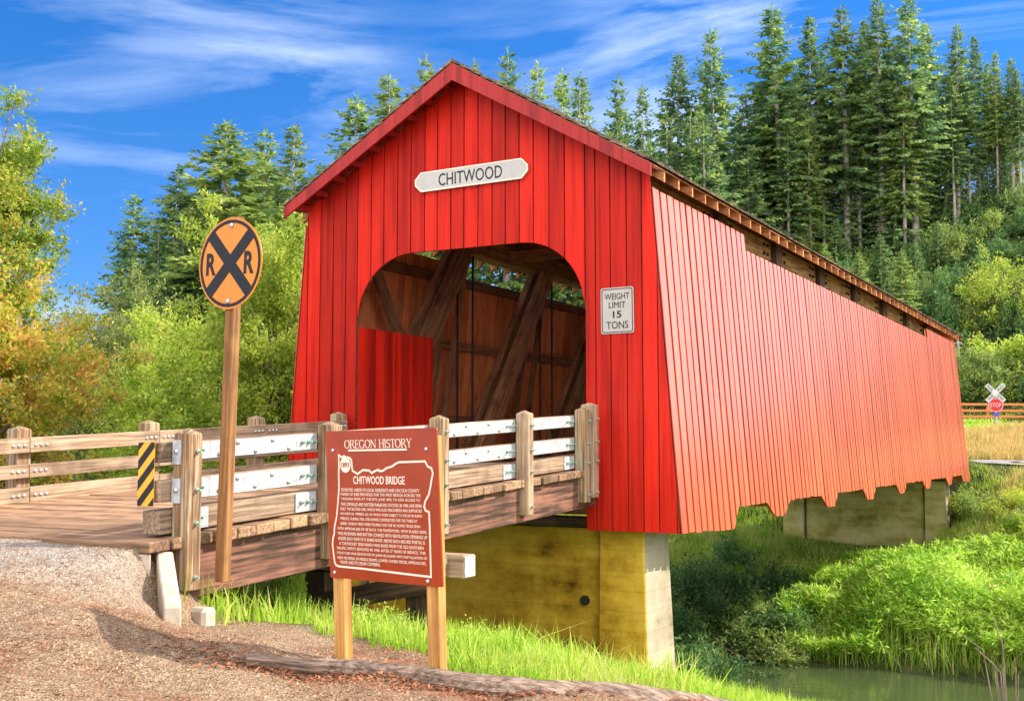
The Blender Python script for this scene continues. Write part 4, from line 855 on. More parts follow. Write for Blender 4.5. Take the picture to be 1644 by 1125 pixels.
def put(u, vt, d, kind, wsc, label, group=None, mat='conifer', rz=None):
    p = at(u, 700, d); zt = at(u, vt, d)[2]; x, y = p[0], p[1]
    conifer(kind, x, y, zt-float(ground(x, y)), wsc, label, group, (u*0.37) % 6.28 if rz is None else rz, mat)
def broad(name, label, cat, base, H, rx, rz_, zc, nclump, per, leaf, mat, seed, group=None, trunk=0.16, squash=1.0, asp=0.45, shell=0.5, mat2='bark', lean=(0, 0)):
    rs = np.random.RandomState(seed); bx, by, bz = base; t = thing(name, label, cat, base, group)
    u = unit(rs.normal(size=(nclump, 3))); r = shell+(1-shell)*rs.rand(nclump)**0.7; lump = 1+0.22*np.sin(u[:, 0]*5+seed)+0.18*np.sin(u[:, 2]*7+seed*2)+0.15*rs.normal(size=nclump)
    cc = u*(r*lump)[:, None]*np.array([rx, rx*squash, rz_])+np.array([lean[0], lean[1], zc]); cc = cc[cc[:, 2] > 0.15]
    b = MB(); forks = []
    top = np.array([lean[0]*.6, lean[1]*.6, zc]); b.tube([(0, 0, -.6), tuple(top*.5+rs.normal(size=3)*.08), tuple(top+np.array([0, 0, rz_*.3]))], [trunk, trunk*.7, trunk*.25], 8)
    for c in cc[::max(1, len(cc)//34)]:
        f = rs.uniform(.25, .95); s0 = top*f; mid = s0*.45+c*.55+np.array([0, 0, .12*np.linalg.norm(c-s0)])
        b.tube([tuple(s0), tuple(mid), tuple(c)], [trunk*.32, trunk*.18, .008], 5, False)
    cr = np.cbrt(rx*rx*rz_)*2.0/np.sqrt(len(cc))*1.15+leaf*1.2
    nt_ = max(4, per//14); ci = np.repeat(np.arange(len(cc)), nt_); K = len(ci)
    out = unit(cc-np.array([lean[0], lean[1], zc*.85]))[ci]
    td = unit(out*0.9+rs.normal(size=(K, 3))*0.8+np.array([0, 0, .25])); tl = cr*rs.uniform(.5, 1.35, K); to = cc[ci]-td*cr*.3+rs.normal(size=(K, 3))*cr*.28
    m = 14; s = (np.arange(m)+.5)/m; P = to[:, None]+td[:, None]*tl[:, None, None]*s[None, :, None]; P = P+np.array([0, 0, -1.])*(0.12*tl[:, None]*s[None]**2)[..., None]; P = P.reshape(-1, 3)+rs.normal(size=(K*m, 3))*leaf*.35
    D = unit(np.repeat(td, m, 0)*.7+rs.normal(size=P.shape)*.75+np.array([0, 0, -.12])); Nn = unit(np.array([0, 0, 1.])+rs.normal(size=P.shape)*.8)
    ln = leaf*rs.uniform(.6, 1.3, len(P)); V, F = leaf_quads(P, D, Nn, ln, ln*asp); V[:, 2] = np.maximum(V[:, 2], -.3)
    link('crown', mesh_np('crown', V, [F]), M[mat], t, Matrix.Translation(base)); link('trunk', b.mesh('trunk', True), M[mat2], t, Matrix.Translation(base))
    return t
def bush_mesh(seed, n, leaf, rx=1.0, rz_=0.8, lumps=16, asp=0.4, up=.5):
    rs = np.random.RandomState(seed); u = unit(rs.normal(size=(lumps, 3))); u[:, 2] = np.abs(u[:, 2]); cc = u*np.array([rx, rx, rz_])*(.35+.6*rs.rand(lumps, 1))
    K = n//10; ci = rs.randint(0, lumps, K); td = unit(unit(cc)[ci]*.8+rs.normal(size=(K, 3))*.6+np.array([0, 0, up])); tl = rs.uniform(.2, .6, K)
    s = (np.arange(10)+.5)/10; to = cc[ci]-td*.15+rs.normal(size=(K, 3))*.1
    P = (to[:, None]+td[:, None]*tl[:, None, None]*s[None, :, None]).reshape(-1, 3)+rs.normal(size=(K*10, 3))*leaf*.3
    D = unit(np.repeat(td, 10, 0)*.6+rs.normal(size=P.shape)*.8); Nn = unit(np.array([0, 0, 1.])+rs.normal(size=P.shape)*.7); ln = leaf*rs.uniform(.6, 1.3, len(P))
    V, F = leaf_quads(P, D, Nn, ln, ln*asp); V[:, 2] = np.maximum(V[:, 2], -.15); return mesh_np('bush', V, [F])
BM = [bush_mesh(40+i, 4200, .085, 1.0, .8+.15*i) for i in range(4)]
BC = [bush_mesh(50+i, 2600, .14, .95, 1.0+.15*i, lumps=22) for i in range(3)]
def shrub(x, y, s, sz, label, group=None, mat='shrub', k=0, name='shrub', dz_=-0.05, lib=None, cat='shrub'):
    lib = lib or BM; me = lib[k % len(lib)]; o = bpy.data.objects.new(name, me); C.objects.link(o)
    if not me.materials: me.materials.append(None)
    o.material_slots[0].link = 'OBJECT'; o.material_slots[0].material = M[mat]
    o.matrix_basis = Matrix.Translation((x, y, float(ground(x, y))+dz_)) @ Matrix.Rotation(k*1.7+x, 4, 'Z') @ Matrix.Diagonal((s, s, sz, 1)); return tag(o, label, cat, group)
def blades(name, X, Y, h, wd, mat, seed, lean=.35, label=None, cat=None, zoff=0.0, kink=.5):
    rs = np.random.RandomState(seed); n = len(X); Z = ground(X, Y)-.02+zoff; a = rs.rand(n)*6.283; h = h*rs.uniform(.45, 1.15, n); wd = wd*rs.uniform(.7, 1.3, n)
    la = rs.rand(n)*6.283; ld = np.stack([np.cos(la), np.sin(la), np.zeros(n)], 1); le = np.abs(rs.normal(size=n))*lean
    sd = np.stack([np.cos(a), np.sin(a), np.zeros(n)], 1)*(wd/2)[:, None]; B = np.stack([X, Y, Z], 1); up = np.array([0, 0, 1.])
    m1 = B+up*(h*.5)[:, None]+ld*(h*le*.25)[:, None]; tp = B+up*(h*(1-.25*np.minimum(le, 1.2)))[:, None]+ld*(h*le)[:, None]
    V = np.stack([B-sd, B+sd, m1-sd*.8, m1+sd*.8, tp], 1).reshape(-1, 3); i = np.arange(n)*5
    o = link(name, mesh_np(name, V, [np.stack([i, i+1, i+3, i+2], 1), np.stack([i+2, i+3, i+4], 1)]), M[mat]); return tag(o, label, cat, None, 'stuff')
def scatter(rs, n, x0, x1, y0, y1, f=None, clump=0.0, cs=.25):
    X = rs.uniform(x0, x1, n); Y = rs.uniform(y0, y1, n)
    if clump:
        nc = max(1, int(n/clump)); CX, CY = rs.uniform(x0, x1, nc), rs.uniform(y0, y1, nc); k = rs.randint(0, nc, n); X = CX[k]+rs.normal(size=n)*cs; Y = CY[k]+rs.normal(size=n)*cs
    if f is not None: m = f(X, Y); X, Y = X[m], Y[m]
    return X, Y
# ------------------------------------------------------------------ conifers on the hill and along the skyline
put(205, 306, 82, 'full', 1.1, 'dark conifer at the far left, lowest of the left group beside the open blue sky', mat='conifer')
put(268, 258, 86, 'full2', 1.25, 'second conifer from the left, slim dark spire beside the big bright one')
put(318, 280, 92, 'slim', 1.1, 'thin pale conifer half hidden on the left flank of the big bright conifer')
put(362, 186, 80, 'full', 1.55, 'broad bright green conifer above the round railroad sign, tallest of the left group', mat='conifer_light')
put(415, 196, 92, 'full2', 1.15, 'feathery conifer on the right shoulder of the broad bright green one', mat='conifer_light')
put(466, 192, 98, 'slim', 1.25, 'lone pale thin conifer standing between the left group and the roof', mat='conifer_light')
put(512, 250, 94, 'full2', .9, 'short dark conifer tucked under the left eave of the bridge roof')
put(563, 143, 84, 'full2', 1.3, 'open conical conifer whose top stands left of the roof slope')
put(632, 106, 95, 'slim', 1.35, 'sparse pale conifer just above the left roof slope', mat='conifer_light')
put(684, 73, 94, 'full2', .85, 'bright pointed conifer closest to the roof peak on its left', mat='conifer_light')
put(771, 84, 104, 'slim', .7, 'small yellow-green conifer tip right beside the roof peak', mat='conifer_light')
put(813, 60, 98, 'full2', .8, 'bushy conifer first in the row right of the roof peak', mat='conifer')
put(868, 82, 106, 'slim', .9, 'narrow light conifer second in the row right of the roof peak', mat='conifer_light')
put(898, 96, 101, 'full2', .75, 'green conifer third in the row right of the roof peak', mat='conifer_light')
put(928, 102, 108, 'slim', .9, 'thin grey-green conifer fourth in the row right of the roof peak')
put(948, 114, 112, 'slim', .9, 'thin conifer close behind the fourth one above the right roof slope', mat='conifer_light')
put(992, 105, 102, 'full2', .75, 'pointed conifer above the middle of the right roof slope')
put(1036, 122, 108, 'full2', .75, 'shorter dark conifer above the corner of the right eave')
put(1089, 72, 100, 'full', .75, 'stout dark conifer left of the gap before the tall stand')
put(1157, 27, 98, 'full', .82, 'large full dark conifer just left of the tall bare-trunked stand')
put(1208, 140, 104, 'full2', .8, 'half-height conifer filling the gap at the left edge of the tall stand')
put(1262, -12, 102, 'tall', 1.15, 'first giant of the tall stand, its pale trunk bare below the crown')
put(1305, 4, 106, 'tall2', 1.0, 'slender giant second from the left in the tall stand')
put(1368, -12, 102, 'tall3', 1.0, 'dark wide giant third from the left in the tall stand')
put(1398, 12, 108, 'tall2', 1.05, 'giant squeezed behind the third one of the tall stand')
put(1428, -30, 101, 'tall', 1.0, 'darkest giant in the centre of the tall stand')
put(1480, -34, 100, 'tall3', .95, 'tallest giant in the middle right of the tall stand')
put(1503, 18, 107, 'tall2', 1.1, 'giant close behind the right side of the tallest one')
put(1549, 20, 102, 'tall', .95, 'open giant with visible dark stem right of the tallest one')
put(1586, 40, 106, 'tall2', .95, 'thin giant third from the right edge of the photo')
put(1610, 84, 104, 'tall3', .75, 'bushy lower conifer second from the right edge of the photo')
put(1640, 78, 102, 'tall2', 1.0, 'thin conifer cut by the right edge of the photo')
put(1690, 50, 102, 'tall', 1.0, 'conifer standing just beyond the right edge of the photo')
rs = np.random.RandomState(77)
for i in range(26):
    u = 1215+i*18+rs.uniform(-8, 8); put(u, rs.uniform(40, 170), rs.uniform(99, 111), ['tall', 'tall2', 'tall3'][i % 3], rs.uniform(.7, 1.0), 'one of the crowded conifers filling the tall stand, crown blending with its neighbours', 'crowded conifers of the tall stand', rs.choice(['conifer', 'conifer', 'conifer_light']))
for i in range(15):
    u = 985+i*17+rs.uniform(-8, 8); put(u, rs.uniform(165, 260), rs.uniform(90, 104), ['full', 'full2', 'slim'][i % 3], rs.uniform(.75, 1.0), 'one of the lower dark conifers massed behind the right roof slope', 'lower conifers behind the roof')
for i in range(9):
    u = 300+i*27+rs.uniform(-8, 8); put(u, rs.uniform(245, 320), rs.uniform(90, 99), ['full', 'full2', 'slim'][i % 3], rs.uniform(1.0, 1.3), 'one of the mid-height conifers filling in behind the broad bright green one', 'mid-height conifers of the left group', 'conifer' if i % 2 else 'conifer_light')
for i in range(16):
    u = 1225+i*28+rs.uniform(-9, 9); put(u, rs.uniform(120, 250), rs.uniform(100, 109), ['full', 'full2'][i % 2], rs.uniform(.8, 1.05), 'one of the leafy lower conifers standing between the bare trunks of the tall stand', 'lower conifers among the tall trunks', 'conifer' if i % 3 else 'conifer_light')
for i in range(12):
    u = 215+i*26+rs.uniform(-8, 8); put(u, rs.uniform(330, 420), rs.uniform(74, 88), ['full', 'full2'][i % 2], rs.uniform(.9, 1.2), 'one of the low dark conifers massed behind the left trees', 'low conifers of the left group')
for i, (u, vt, d) in enumerate([(1420, 372, 92), (1455, 395, 88), (1478, 380, 94), (1385, 400, 90), (1350, 345, 98), (1300, 350, 99), (1515, 350, 96), (1330, 385, 95)]):
    put(u, vt, d, ['full', 'full2'][i % 2], 1.15, 'young bright conifer on the slope below the tall stand', 'young conifers below the tall stand', 'conifer_light' if i % 2 else 'conifer')
# ------------------------------------------------------------------ broadleaf trees
def onground(u, d): p = at(u, 700, d); return (p[0], p[1], float(ground(p[0], p[1]))-.1)
p = at(-75, 640, 19.5)
broad('autumn_tree', 'autumn tree turning orange and yellow at the left edge of the photo', 'tree', (p[0], p[1], -2.6), 8, 2.1, 2.9, 3.5, 380, 300, .085, 'autumn', 3, trunk=.2, squash=1.0)
p = at(-84, 400, 21)
broad('maple_tree', 'taller green and yellow tree rising behind the autumn one at the left edge', 'tree', (p[0], p[1], -2.7), 10, 1.75, 4.3, 6.1, 420, 300, .09, 'autumn_green', 9, trunk=.16)
p = at(440, 640, 25.5)
broad('willow_tree', 'bright yellow-green tree between the round railroad sign and the bridge', 'tree', (p[0], p[1], -3.3), 8, 1.75, 3.5, 5.4, 300, 240, .10, 'willow', 5, trunk=.11, shell=.3)
p = at(352, 640, 29)
broad('willow_tree', 'pale green willow directly behind the railroad sign post', 'tree', (p[0], p[1], -3.5), 7, 1.9, 2.9, 4.9, 260, 220, .105, 'willow', 6, trunk=.12, shell=.35)
p = at(270, 640, 31)
broad('willow_tree', 'low spreading light green tree left of the railroad sign post', 'tree', (p[0], p[1], -3.6), 6, 2.0, 2.4, 4.5, 240, 200, .105, 'willow', 16, trunk=.12, shell=.35)
p = at(195, 640, 35)
broad('alder_tree', 'dull olive round tree beyond the guard rail left of the pale willows', 'tree', (p[0], p[1], -3.6), 7, 2.4, 2.9, 5.2, 280, 200, .11, 'alder', 7, trunk=.15, shell=.45)
p = at(120, 640, 42)
broad('alder_tree', 'far olive tree under the open sky right of the autumn tree', 'tree', (p[0], p[1], -3.6), 7, 2.6, 3.2, 5.5, 260, 190, .125, 'alder', 8, trunk=.15, shell=.45)
p = at(505, 640, 33)
broad('alder_tree', 'shaded green tree behind the left corner of the bridge', 'tree', (p[0], p[1], -3.6), 8, 2.2, 3.8, 5.2, 240, 190, .11, 'willow', 21, trunk=.13, shell=.4)
rs = np.random.RandomState(9)
for i, (u, d, s) in enumerate([(20, 21, 1.2), (95, 23, 1.1), (150, 26, 1.3), (230, 25, 1.2), (300, 24, 1.1), (380, 22, 1.1), (455, 24, 1.2), (60, 30, 1.6), (250, 38, 2.4), (400, 40, 2.6), (170, 48, 3.0), (330, 52, 3.2), (455, 34, 2.2)]):
    x, y, z = onground(u, d); shrub(x, y, s*1.15, s*1.9, 'leafy green shrub filling the bank below the trees left of the ramp', 'shrubs on the bank left of the ramp', ['willow', 'alder', 'shrub_light'][i % 3], i)
# hillside thicket on the right
rs = np.random.RandomState(15)
tree_lab = [('bright yellow-green round tree high on the hillside at the right edge', 1618, 440, 88, 4.2, 4.6, 'willow'), ('pale grey-green tree over the orange fence left of the stop sign', 1572, 672, 79, 2.7, 3.0, 'shrub_light'),
 ('green tree over the orange fence right of the stop sign', 1640, 672, 80, 2.6, 3.4, 'willow'), ('light grey-green tree on the slope above the far end of the roof', 1490, 520, 84, 2.6, 3.2, 'shrub_light')]
for i, (lab, u, v, d, s, h, m) in enumerate(tree_lab):
    x, y, z = onground(u, d); broad('hillside_tree', lab, 'tree', (x, y, z), 6, s*.8, h*.55, h*.65, 90, 120, .2, m, 60+i, trunk=.12, shell=.4)
i = 0
for yy in np.arange(68, 95, 3.2):
    for u in np.arange(1130, 1700, 26):
        p = at(u+rs.uniform(-14, 14), 600, 1.0)-CAM; k = (yy+rs.uniform(-1.5, 1.5)-CAM[1])/p[1]; x, y = CAM[0]+p[0]*k, CAM[1]+p[1]*k
        if u < 1520-0 and yy < 70: continue
        s = rs.uniform(1.1, 2.3); i += 1
        shrub(x, y, s, s*rs.uniform(.8, 1.5), 'green shrub in the thicket covering the hillside below the conifers', 'shrubs of the hillside thicket', rs.choice(['shrub', 'shrub', 'shrub', 'shrub_light', 'conifer_light']), i, lib=BC)
for u, d in [(1552, 81), (1600, 82), (1630, 79), (1660, 80)]:
    x, y, z = onground(u, d); shrub(x, y, 1.6, 1.5, 'bright low bush behind the orange fence', 'bushes behind the orange fence', 'willow', u, lib=BC)
# ------------------------------------------------------------------ bushes by the water
def canopy(x, y): return .25+.9*np.clip(vnoise(x, y, .55, 5)+.45, 0, 1)+.5*vnoise(x, y, 1.5, 6)+.9*np.exp(-((x-4.4)/3.0)**2-((y-18.6)/2.0)**2)
for i, (u, v, d, s, h, m) in enumerate([(1085, 900, 23.5, 1.1, 1.35, 'shrub'), (1125, 930, 26.5, 1.3, 1.5, 'shrub'), (1180, 940, 30, 1.4, 1.3, 'shrub'), (1240, 960, 32.5, 1.4, 1.25, 'shrub'), (1110, 880, 31, 1.6, 1.9, 'shrub'), (1160, 900, 36, 1.6, 1.6, 'shrub'), (1290, 970, 34.0, 1.3, 1.1, 'shrub'), (1095, 980, 27, 1.2, 1.0, 'shrub'), (1180, 890, 41, 1.5, 1.3, 'shrub'), (1300, 905, 38.5, 1.3, .9, 'reed'), (1390, 905, 39, 1.4, .9, 'reed')]):
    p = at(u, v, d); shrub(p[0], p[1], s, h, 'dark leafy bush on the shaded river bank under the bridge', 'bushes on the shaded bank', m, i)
rs = np.random.RandomState(87)
BW = [bush_mesh(70+i, 6500, .15, 1.0, .85, lumps=26, asp=.2, up=.7) for i in range(3)]
for i, (x, y, sb) in enumerate([(8.6, 19.5, 1.3), (10.2, 21.5, 1.5), (7.6, 22.8, 1.2), (5.9, 25.2, 1.1), (9.4, 24.8, 1.4), (7.8, 26.8, 1.2), (1.3, 17.6, .9), (1.7, 21.4, 1.0)]):
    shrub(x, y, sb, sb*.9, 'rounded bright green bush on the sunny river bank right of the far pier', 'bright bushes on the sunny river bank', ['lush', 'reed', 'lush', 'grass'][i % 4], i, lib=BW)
X, Y = scatter(rs, 95000, .2, 11.5, 15.3, 24.5, lambda x, y: (ground(x, y)+canopy(x, y) > -5.2) & (x > .4+.5*np.sin(y*1.7)) & (vnoise(x, y, .9, 9) > -.36)); n = len(X)
Zc = canopy(X, Y); P = np.stack([X+rs.normal(size=n)*.05, Y+rs.normal(size=n)*.05, ground(X, Y)+Zc*(1-.55*rs.rand(n)**2)], 1); P[:, 2] = np.maximum(P[:, 2], -5.25)
D = unit(rs.normal(size=P.shape)*[1, 1, .5]+np.array([0, -.25, .25])); Nn = unit(np.array([.15, -.25, 1.])+rs.normal(size=P.shape)*.55); ln = rs.uniform(.08, .27, n); V, F = leaf_quads(P, D, Nn, ln, ln*rs.uniform(.14, .28, n))
tag(link('bank_foliage', mesh_np('bank_foliage', V, [F]), M['lush']), 'low mounded leafy growth covering the sunny river bank', 'undergrowth', None, 'stuff')
rs = np.random.RandomState(88)
for i in range(54):
    u, d = rs.uniform(1062, 1240), rs.uniform(26.5, 38); p = at(u, 800, d)
    if p[1] < 15.4 or p[1] > 27: continue
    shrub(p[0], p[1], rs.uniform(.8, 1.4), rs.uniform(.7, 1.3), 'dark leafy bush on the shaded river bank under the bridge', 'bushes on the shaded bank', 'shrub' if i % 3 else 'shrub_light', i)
for i, (u, d, s, h) in enumerate([(1545, 43.5, 1.2, .9), (1580, 42, 1.2, .9), (1625, 41, 1.3, .9), (1655, 39, 1.2, 1.0)]):
    x, y, z = onground(u, d); shrub(x, y, s, h, 'light green bush on the sunny bank at the far end of the bridge', 'bushes on the sunny far bank', 'willow' if i % 2 == 0 else 'shrub_light', i)
for i, (u, v, d, s, h, lab) in enumerate([(1115, 1085, 12.6, .42, .5, 'small white-flecked weed bush beside the sunlit corner of the near pier'), (775, 1030, 11.4, .5, .42, 'leafy weeds in front of the golden pier right of the history sign'), (620, 1020, 11.2, .42, .42, 'leafy weeds between the two legs of the history sign'), (470, 955, 12.2, .22, .75, 'young sapling under the ramp left of the history sign'), (570, 1035, 10.2, .33, .3, 'low weeds beside the left leg of the history sign'), (840, 1045, 12.0, .45, .3, 'low weeds at the foot of the golden pier wall')]):
    p = at(u, v, d); shrub(p[0], p[1], s, h, lab, None, 'grass', i, 'weed', cat='weeds')
# ------------------------------------------------------------------ grass
rs = np.random.RandomState(31)
def near_f(X, Y): return (X > 3.5+.25*np.sin(Y*6)) & (Y > np.interp(X, GE[:, 0], GE[:, 1])+.10*np.sin(X*5)+.06*np.sin(X*13)) & (ground(X, Y) > -5.2)
X, Y = scatter(rs, 60000, 2.2, 9.0, -10, -4.6, near_f, 60, .13); blades('grass', X, Y, .19, .009, 'grass', 1, .6, 'bright green grass on the slope between the log and the near pier', 'grass')
X, Y = scatter(rs, 2600, 3.2, 8.5, -8.9, -6.5, near_f, 22, .10); blades('tall_grass', X, Y, .36, .012, 'grass', 2, .6, 'tufts of tall bright grass standing out of the near slope', 'grass')
X, Y = scatter(rs, 45000, 2.0, 11, -4.8, 7.5, lambda x, y: ground(x, y) > -5.3, 14, .2); blades('bank_grass', X, Y, .42, .016, 'grass', 3, .5, 'grass on the near bank running down to the river', 'grass')
X, Y = scatter(rs, 42000, -4, 2.6, -8.4, 6, None, 14, .2); blades('shaded_grass', X, Y, .38, .016, 'grass', 4, .5, 'deep green grass on the bank under the ramp', 'grass')
X, Y = scatter(rs, 30000, -16, -3, -9, 8, None, 14, .3); blades('left_bank_grass', X, Y, .6, .03, 'reed', 5, .5, 'grass on the bank left of the ramp', 'grass')
def md(X, Y): return (.55-.25*ss(26, 31, Y))+.45*np.exp(-((X-3.6)/2.6)**2-((Y-18.2)/2.4)**2)
X, Y = scatter(rs, 150000, -12, 14, 15.0, 33.0, lambda x, y: (ground(x, y) > -5.32) & ((x < 1.2) | (y > 22.5) | (rs.rand(len(x)) < .4)) & ~((np.abs(x) < 3.1) & (y > 28.8)), 18, .26)
blades('reeds', X, Y, .8*md(X, Y)+np.where((X > 1.2) & (Y < 22.5), .55*canopy(X, Y), 0), .024, 'reed', 6, .55, 'tall reed grass mounded along the far river bank', 'reeds')
X, Y = scatter(rs, 20000, 4.8, 16, 21, 32.6, None, 18, .25); blades('dry_bank_grass', X, Y, .5, .022, 'dry', 7, .5, 'straw-coloured grass on the bank rising to the far road', 'grass')
X, Y = scatter(rs, 22000, -16, -2.8, 21, 33, None, 12, .3); blades('slope_grass', X, Y, .32, .03, 'grass', 8, .5, 'short sunlit grass on the slope behind the far pier', 'grass')
X, Y = scatter(rs, 40000, -8, 14, 38.5, 51, None, 26, .4); blades('roadside_grass', X, Y, .55, .04, 'dry', 9, .5, 'tall dry golden grass beside the far road', 'grass')
X, Y = scatter(rs, 20000, -10, 16, 50, 69, None, 16, .5); blades('verge_grass', X, Y, .3, .05, 'grass', 10, .5, 'green verge around the stop sign and the orange fence', 'grass')
# undergrowth: small leaves over the whole hillside
X, Y = scatter(rs, 60000, -70, 14, 68, 102, None, 30, .9); Z = ground(X, Y); P = np.stack([X, Y, Z+rs.uniform(-.1, .9, len(X))], 1)
V, F = leaf_quads(P, rs.normal(size=P.shape), unit(rs.normal(size=P.shape)+np.array([0, 0, 1])), .42, .2); tag(link('undergrowth', mesh_np('undergrowth', V, [F]), M['shrub']), 'ferns and brambles covering the hillside', 'undergrowth', None, 'stuff')
# gravel stones and needle litter on the shoulder
def shoulder(X, Y): return (Y < np.maximum(logline(X), -9.4)+.55) & (X < 9)
X, Y = scatter(rs, 36000, .5, 8.5, -13.5, -7.8, lambda x, y: shoulder(x, y) | ((x > 2.4) & (x < 5.5) & (y < -8.2) & (y < logline(x)+.9)))
n = len(X); s = .004+.012*rs.rand(n)**4; a = rs.rand(n)*6.28; B = np.stack([X, Y, ground(X, Y)], 1); q = []
for k in range(4): q.append(B+np.stack([np.cos(a+k*1.57)*s*rs.uniform(.6, 1.2, n), np.sin(a+k*1.57)*s*rs.uniform(.6, 1.2, n), np.full(n, -.003)], 1))
q.append(B+np.stack([rs.normal(size=n)*s*.2, rs.normal(size=n)*s*.2, s*rs.uniform(.6, 1.1, n)], 1)); V = np.stack(q, 1).reshape(-1, 3); i = np.arange(n)*5
tag(link('gravel', mesh_np('gravel', V, [np.stack([i+k, i+(k+1) % 4, i+4], 1) for k in range(4)]), M['stone']), 'loose gravel stones over the shoulder in front of the ramp', 'gravel', None, 'stuff')
X, Y = scatter(rs, 26000, .5, 8.5, -13.0, -7.8, lambda x, y: shoulder(x, y) | ((x > 2.4) & (y < logline(x)+.9)), 160, .28); n = len(X); a = rs.rand(n)*6.28; l = rs.uniform(.015, .055, n); w_ = .0035
D = np.stack([np.cos(a), np.sin(a), rs.uniform(0, .3, n)], 1); S = np.stack([-np.sin(a), np.cos(a), np.zeros(n)], 1)*w_; B = np.stack([X, Y, ground(X, Y)+rs.uniform(.002, .016, n)], 1)
V = np.stack([B-S, B+S, B+D*l[:, None]+S, B+D*l[:, None]-S], 1).reshape(-1, 3)
tag(link('needle_litter', mesh_np('needle_litter', V, [np.arange(4*n).reshape(-1, 4)]), M['needle_litter']), 'rusty fallen needles and leaf litter strewn over the gravel', 'litter', None, 'stuff')
t = rs.rand(2600); X = LGX[0]+(LGX[1]-LGX[0])*t+rs.normal(size=2600)*.25; Y = np.interp(X, LG[:, 0], LG[:, 1])+rs.normal(size=2600)*.13-.10; n = len(X); a = rs.rand(n)*6.28; l = rs.uniform(.012, .05, n); w_ = rs.uniform(.004, .012, n)
D = np.stack([np.cos(a), np.sin(a), rs.uniform(-.1, .5, n)], 1); S = np.stack([-np.sin(a), np.cos(a), rs.normal(size=n)*.3], 1)*w_[:, None]; B = np.stack([X, Y, ground(X, Y)+rs.uniform(.002, .02, n)], 1)
V = np.stack([B-S, B+S, B+D*l[:, None]+S*.4, B+D*l[:, None]-S*.4], 1).reshape(-1, 3)
tag(link('bark_litter', mesh_np('bark_litter', V, [np.arange(4*n).reshape(-1, 4)]), M['bark_litter']), 'dark red bark chips and dead leaves gathered against the log', 'litter', None, 'stuff')
# ------------------------------------------------------------------ far side of the river
px, py, pz = 1.93, 54.76, 1.25; st = thing('stop_sign', 'red stop sign with a white railroad crossbuck above it beside the far road', 'sign', (px, py, pz))
MB().tube([(px, py, pz-.3), (px, py, pz+2.15)], .04, 8).build('post', M['galv'], st)
nrm = Vector(CAM)-Vector((px, py, 1)); nrm.z = 0; F0 = face_frame((px, py, pz+1.47), nrm) @ Matrix.Translation((0, 0, .05))
dk = plate('octagon', [(.41*math.cos(R(22.5+45*k)), .41*math.sin(R(22.5+45*k))) for k in range(8)], M['stop_red'], .01, st, F0)
ring('border', [(.40*math.cos(R(22.5+45*k)), .40*math.sin(R(22.5+45*k))) for k in range(8)], [(.375*math.cos(R(22.5+45*k)), .375*math.sin(R(22.5+45*k))) for k in range(8)], M['sign_plain'], dk, F0 @ Matrix.Translation((0, 0, .002)))
text('lettering', 'STOP', M['sign_plain'], dk, F0 @ Matrix.Translation((0, 0, .004)), .56, .22, .004, .0)
F1 = face_frame((px, py, pz+2.15), nrm) @ Matrix.Translation((0, 0, .05))
cb = MB(); cb.box((-.02, -.02, -.02), (.02, .02, .005)); cbo = link('crossbuck', cb.mesh('crossbuck'), M['galv'], st, F1)
for sg, tx in ((-1, ('RAIL', 'ROAD')), (1, ('CROSS', 'ING'))):
    m_ = F1 @ Matrix.Rotation(R(45*sg), 4, 'Z') @ Matrix.Translation((0, 0, .006+.008*sg)); pl = plate('blade', rrect(1.3, .24, .02), M['sign_plain'], .008, cbo, m_)
    for k, s in zip((-1, 1), tx): text('lettering', s, M['black'], pl, m_ @ Matrix.Translation((k*.37, 0, .002)), .40, .15, .003, .02)
F2 = face_frame((px, py, pz+.93), nrm) @ Matrix.Translation((0, 0, .05)); plate('blue_plate', rrect(.3, .2, .02), M['blue_plate'], .006, st, F2)
of = thing('orange_fence', 'orange-brown three-rail fence behind the stop sign', 'fence', (3, 65.5, 1.9))
fa, fb_ = np.array((-4.0, 62.6)), np.array((9.0, 69.0))
def fz(q): return float(ground(q[0], q[1]))
for k in range(7):
    q = fa+(fb_-fa)*k/6; beam('post', (q[0], q[1], fz(q)-.3), (q[0], q[1], fz(q)+1.15), .14, .14, M['orange_fence'], of)
    if k:
        for h in (.3, .68, 1.08): beam('rail', (*pq, fz(pq)+h), (*q, fz(q)+h), .06, .15, M['orange_fence'], of, off=(-.1, 0))
    pq = q
hx, hy, hz = onground(1655, 92); hz = at(1655, 640, 92)[2]-1; h = thing('house', 'low house with a brown roof half hidden by trees at the right edge', 'house', (hx, hy, hz))
b = MB(); b.box((hx-4, hy-2, hz-2), (hx+4, hy+2, hz+2.0)); b.build('wall', M['house_wall'], h)
b = MB(); b.prism([(hx-4.3, hy-2.5, hz+2.02), (hx-4.3, hy+2.5, hz+2.02), (hx-4.3, hy, hz+3.1)], (8.6, 0, 0)); b.build('roof', M['house_roof'], h)
for lab, u, v, d, hgt in (('weathered utility pole tip between the olive tree and the left conifers', 234, 497, 64, 5), ('thin utility pole behind the far end of the bridge', 1538, 545, 84, 9)):
    q = at(u, v, d); po = thing('utility_pole', lab, 'pole', (q[0], q[1], q[2]-hgt)); MB().tube([(q[0], q[1], q[2]-hgt), tuple(q)], [.12, .09], 8).build('pole', M['bark_grey'], po)
    beam('crossarm', (q[0]-.3, q[1], q[2]-.25), (q[0]+.3, q[1], q[2]-.25), .08, .08, M['bark_grey'], po)
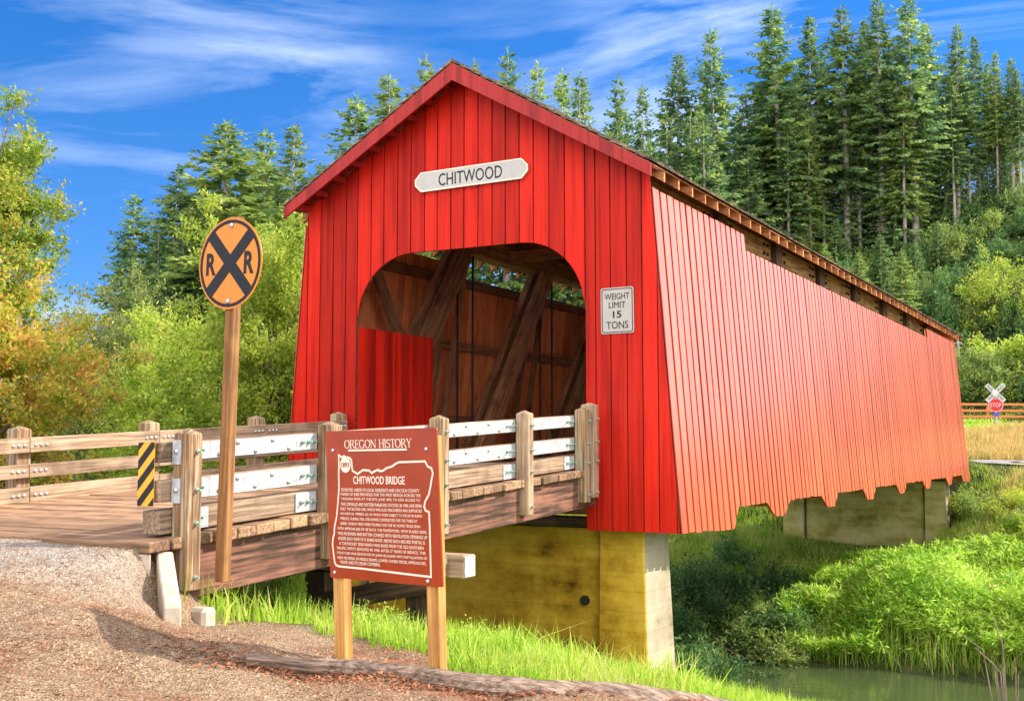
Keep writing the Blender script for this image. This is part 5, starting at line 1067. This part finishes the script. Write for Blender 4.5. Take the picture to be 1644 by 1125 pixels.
def wire(lab, a, c, sag=.5):
    a, c = Vector(a), Vector(c); pts = [a.lerp(c, k/12)-Vector((0, 0, sag*4*(k/12)*(1-k/12))) for k in range(13)]; tag(MB().tube(pts, .016, 4).build('power_line', M['iron']), lab, 'wire')
wire('upper power line crossing the trees left of the bridge', at(150, 474, 60), at(520, 488, 64)); wire('lower power line crossing the trees left of the bridge', at(150, 482, 60), at(520, 499, 64))
wire('upper power line across the hillside at the right', at(1530, 540, 83), at(1700, 514, 78)); wire('lower power line across the hillside at the right', at(1530, 566, 83), at(1700, 548, 78))
# driftwood, rock and mud at the water's edge
q = at(1235, 1038, 31.8); rk = bpy.data.objects.new('river_rock', None)
bm = bmesh.new(); bmesh.ops.create_icosphere(bm, subdivisions=3, radius=.5)
for v in bm.verts: v.co = Vector((v.co.x*1.0, v.co.y*.7, v.co.z*.62))*(1+.18*math.sin(v.co.x*7+v.co.z*5)+.1*math.sin(v.co.y*13))
me = bpy.data.meshes.new('river_rock'); bm.to_mesh(me); bm.free(); bpy.data.objects.remove(rk)
tag(link('river_rock', me, M['rock'], None, Matrix.Translation((q[0], q[1], -5.25)) @ Matrix.Rotation(.5, 4, 'Y')), 'purple-brown rock sticking out at the water edge under the bridge', 'rock')
b = MB(); rs = np.random.RandomState(4)
for k in range(26):
    u = rs.uniform(1180, 1330); q = at(u, 1042+(u-1180)*.12, 31.5); a = rs.rand()*6.28; l = rs.uniform(.3, 1.3); b.tube([(q[0], q[1], -5.28), (q[0]+math.cos(a)*l, q[1]+math.sin(a)*l, -5.28+rs.uniform(0, .45))], [.03, .01], 5)
tag(b.build('driftwood', M['mud']), 'tangle of brown branches stranded beside the river rock', 'driftwood')
b = MB(); rs = np.random.RandomState(14); q = at(1625, 1120, 10.5)
for k in range(9):
    a = rs.rand()*6.28; l = rs.uniform(.3, .9); b.tube([(q[0], q[1], float(ground(q[0], q[1]))-.1), (q[0]+math.cos(a)*l*.3, q[1]+math.sin(a)*l*.3, q[2]+.1+l*.4), (q[0]+math.cos(a)*l*.6, q[1]+math.sin(a)*l*.6, q[2]+.15+l*.55)], [.008, .006, .003], 5)
tag(b.build('bare_twigs', M['bark']), 'bare brown twigs rising at the lower right corner', 'twigs')
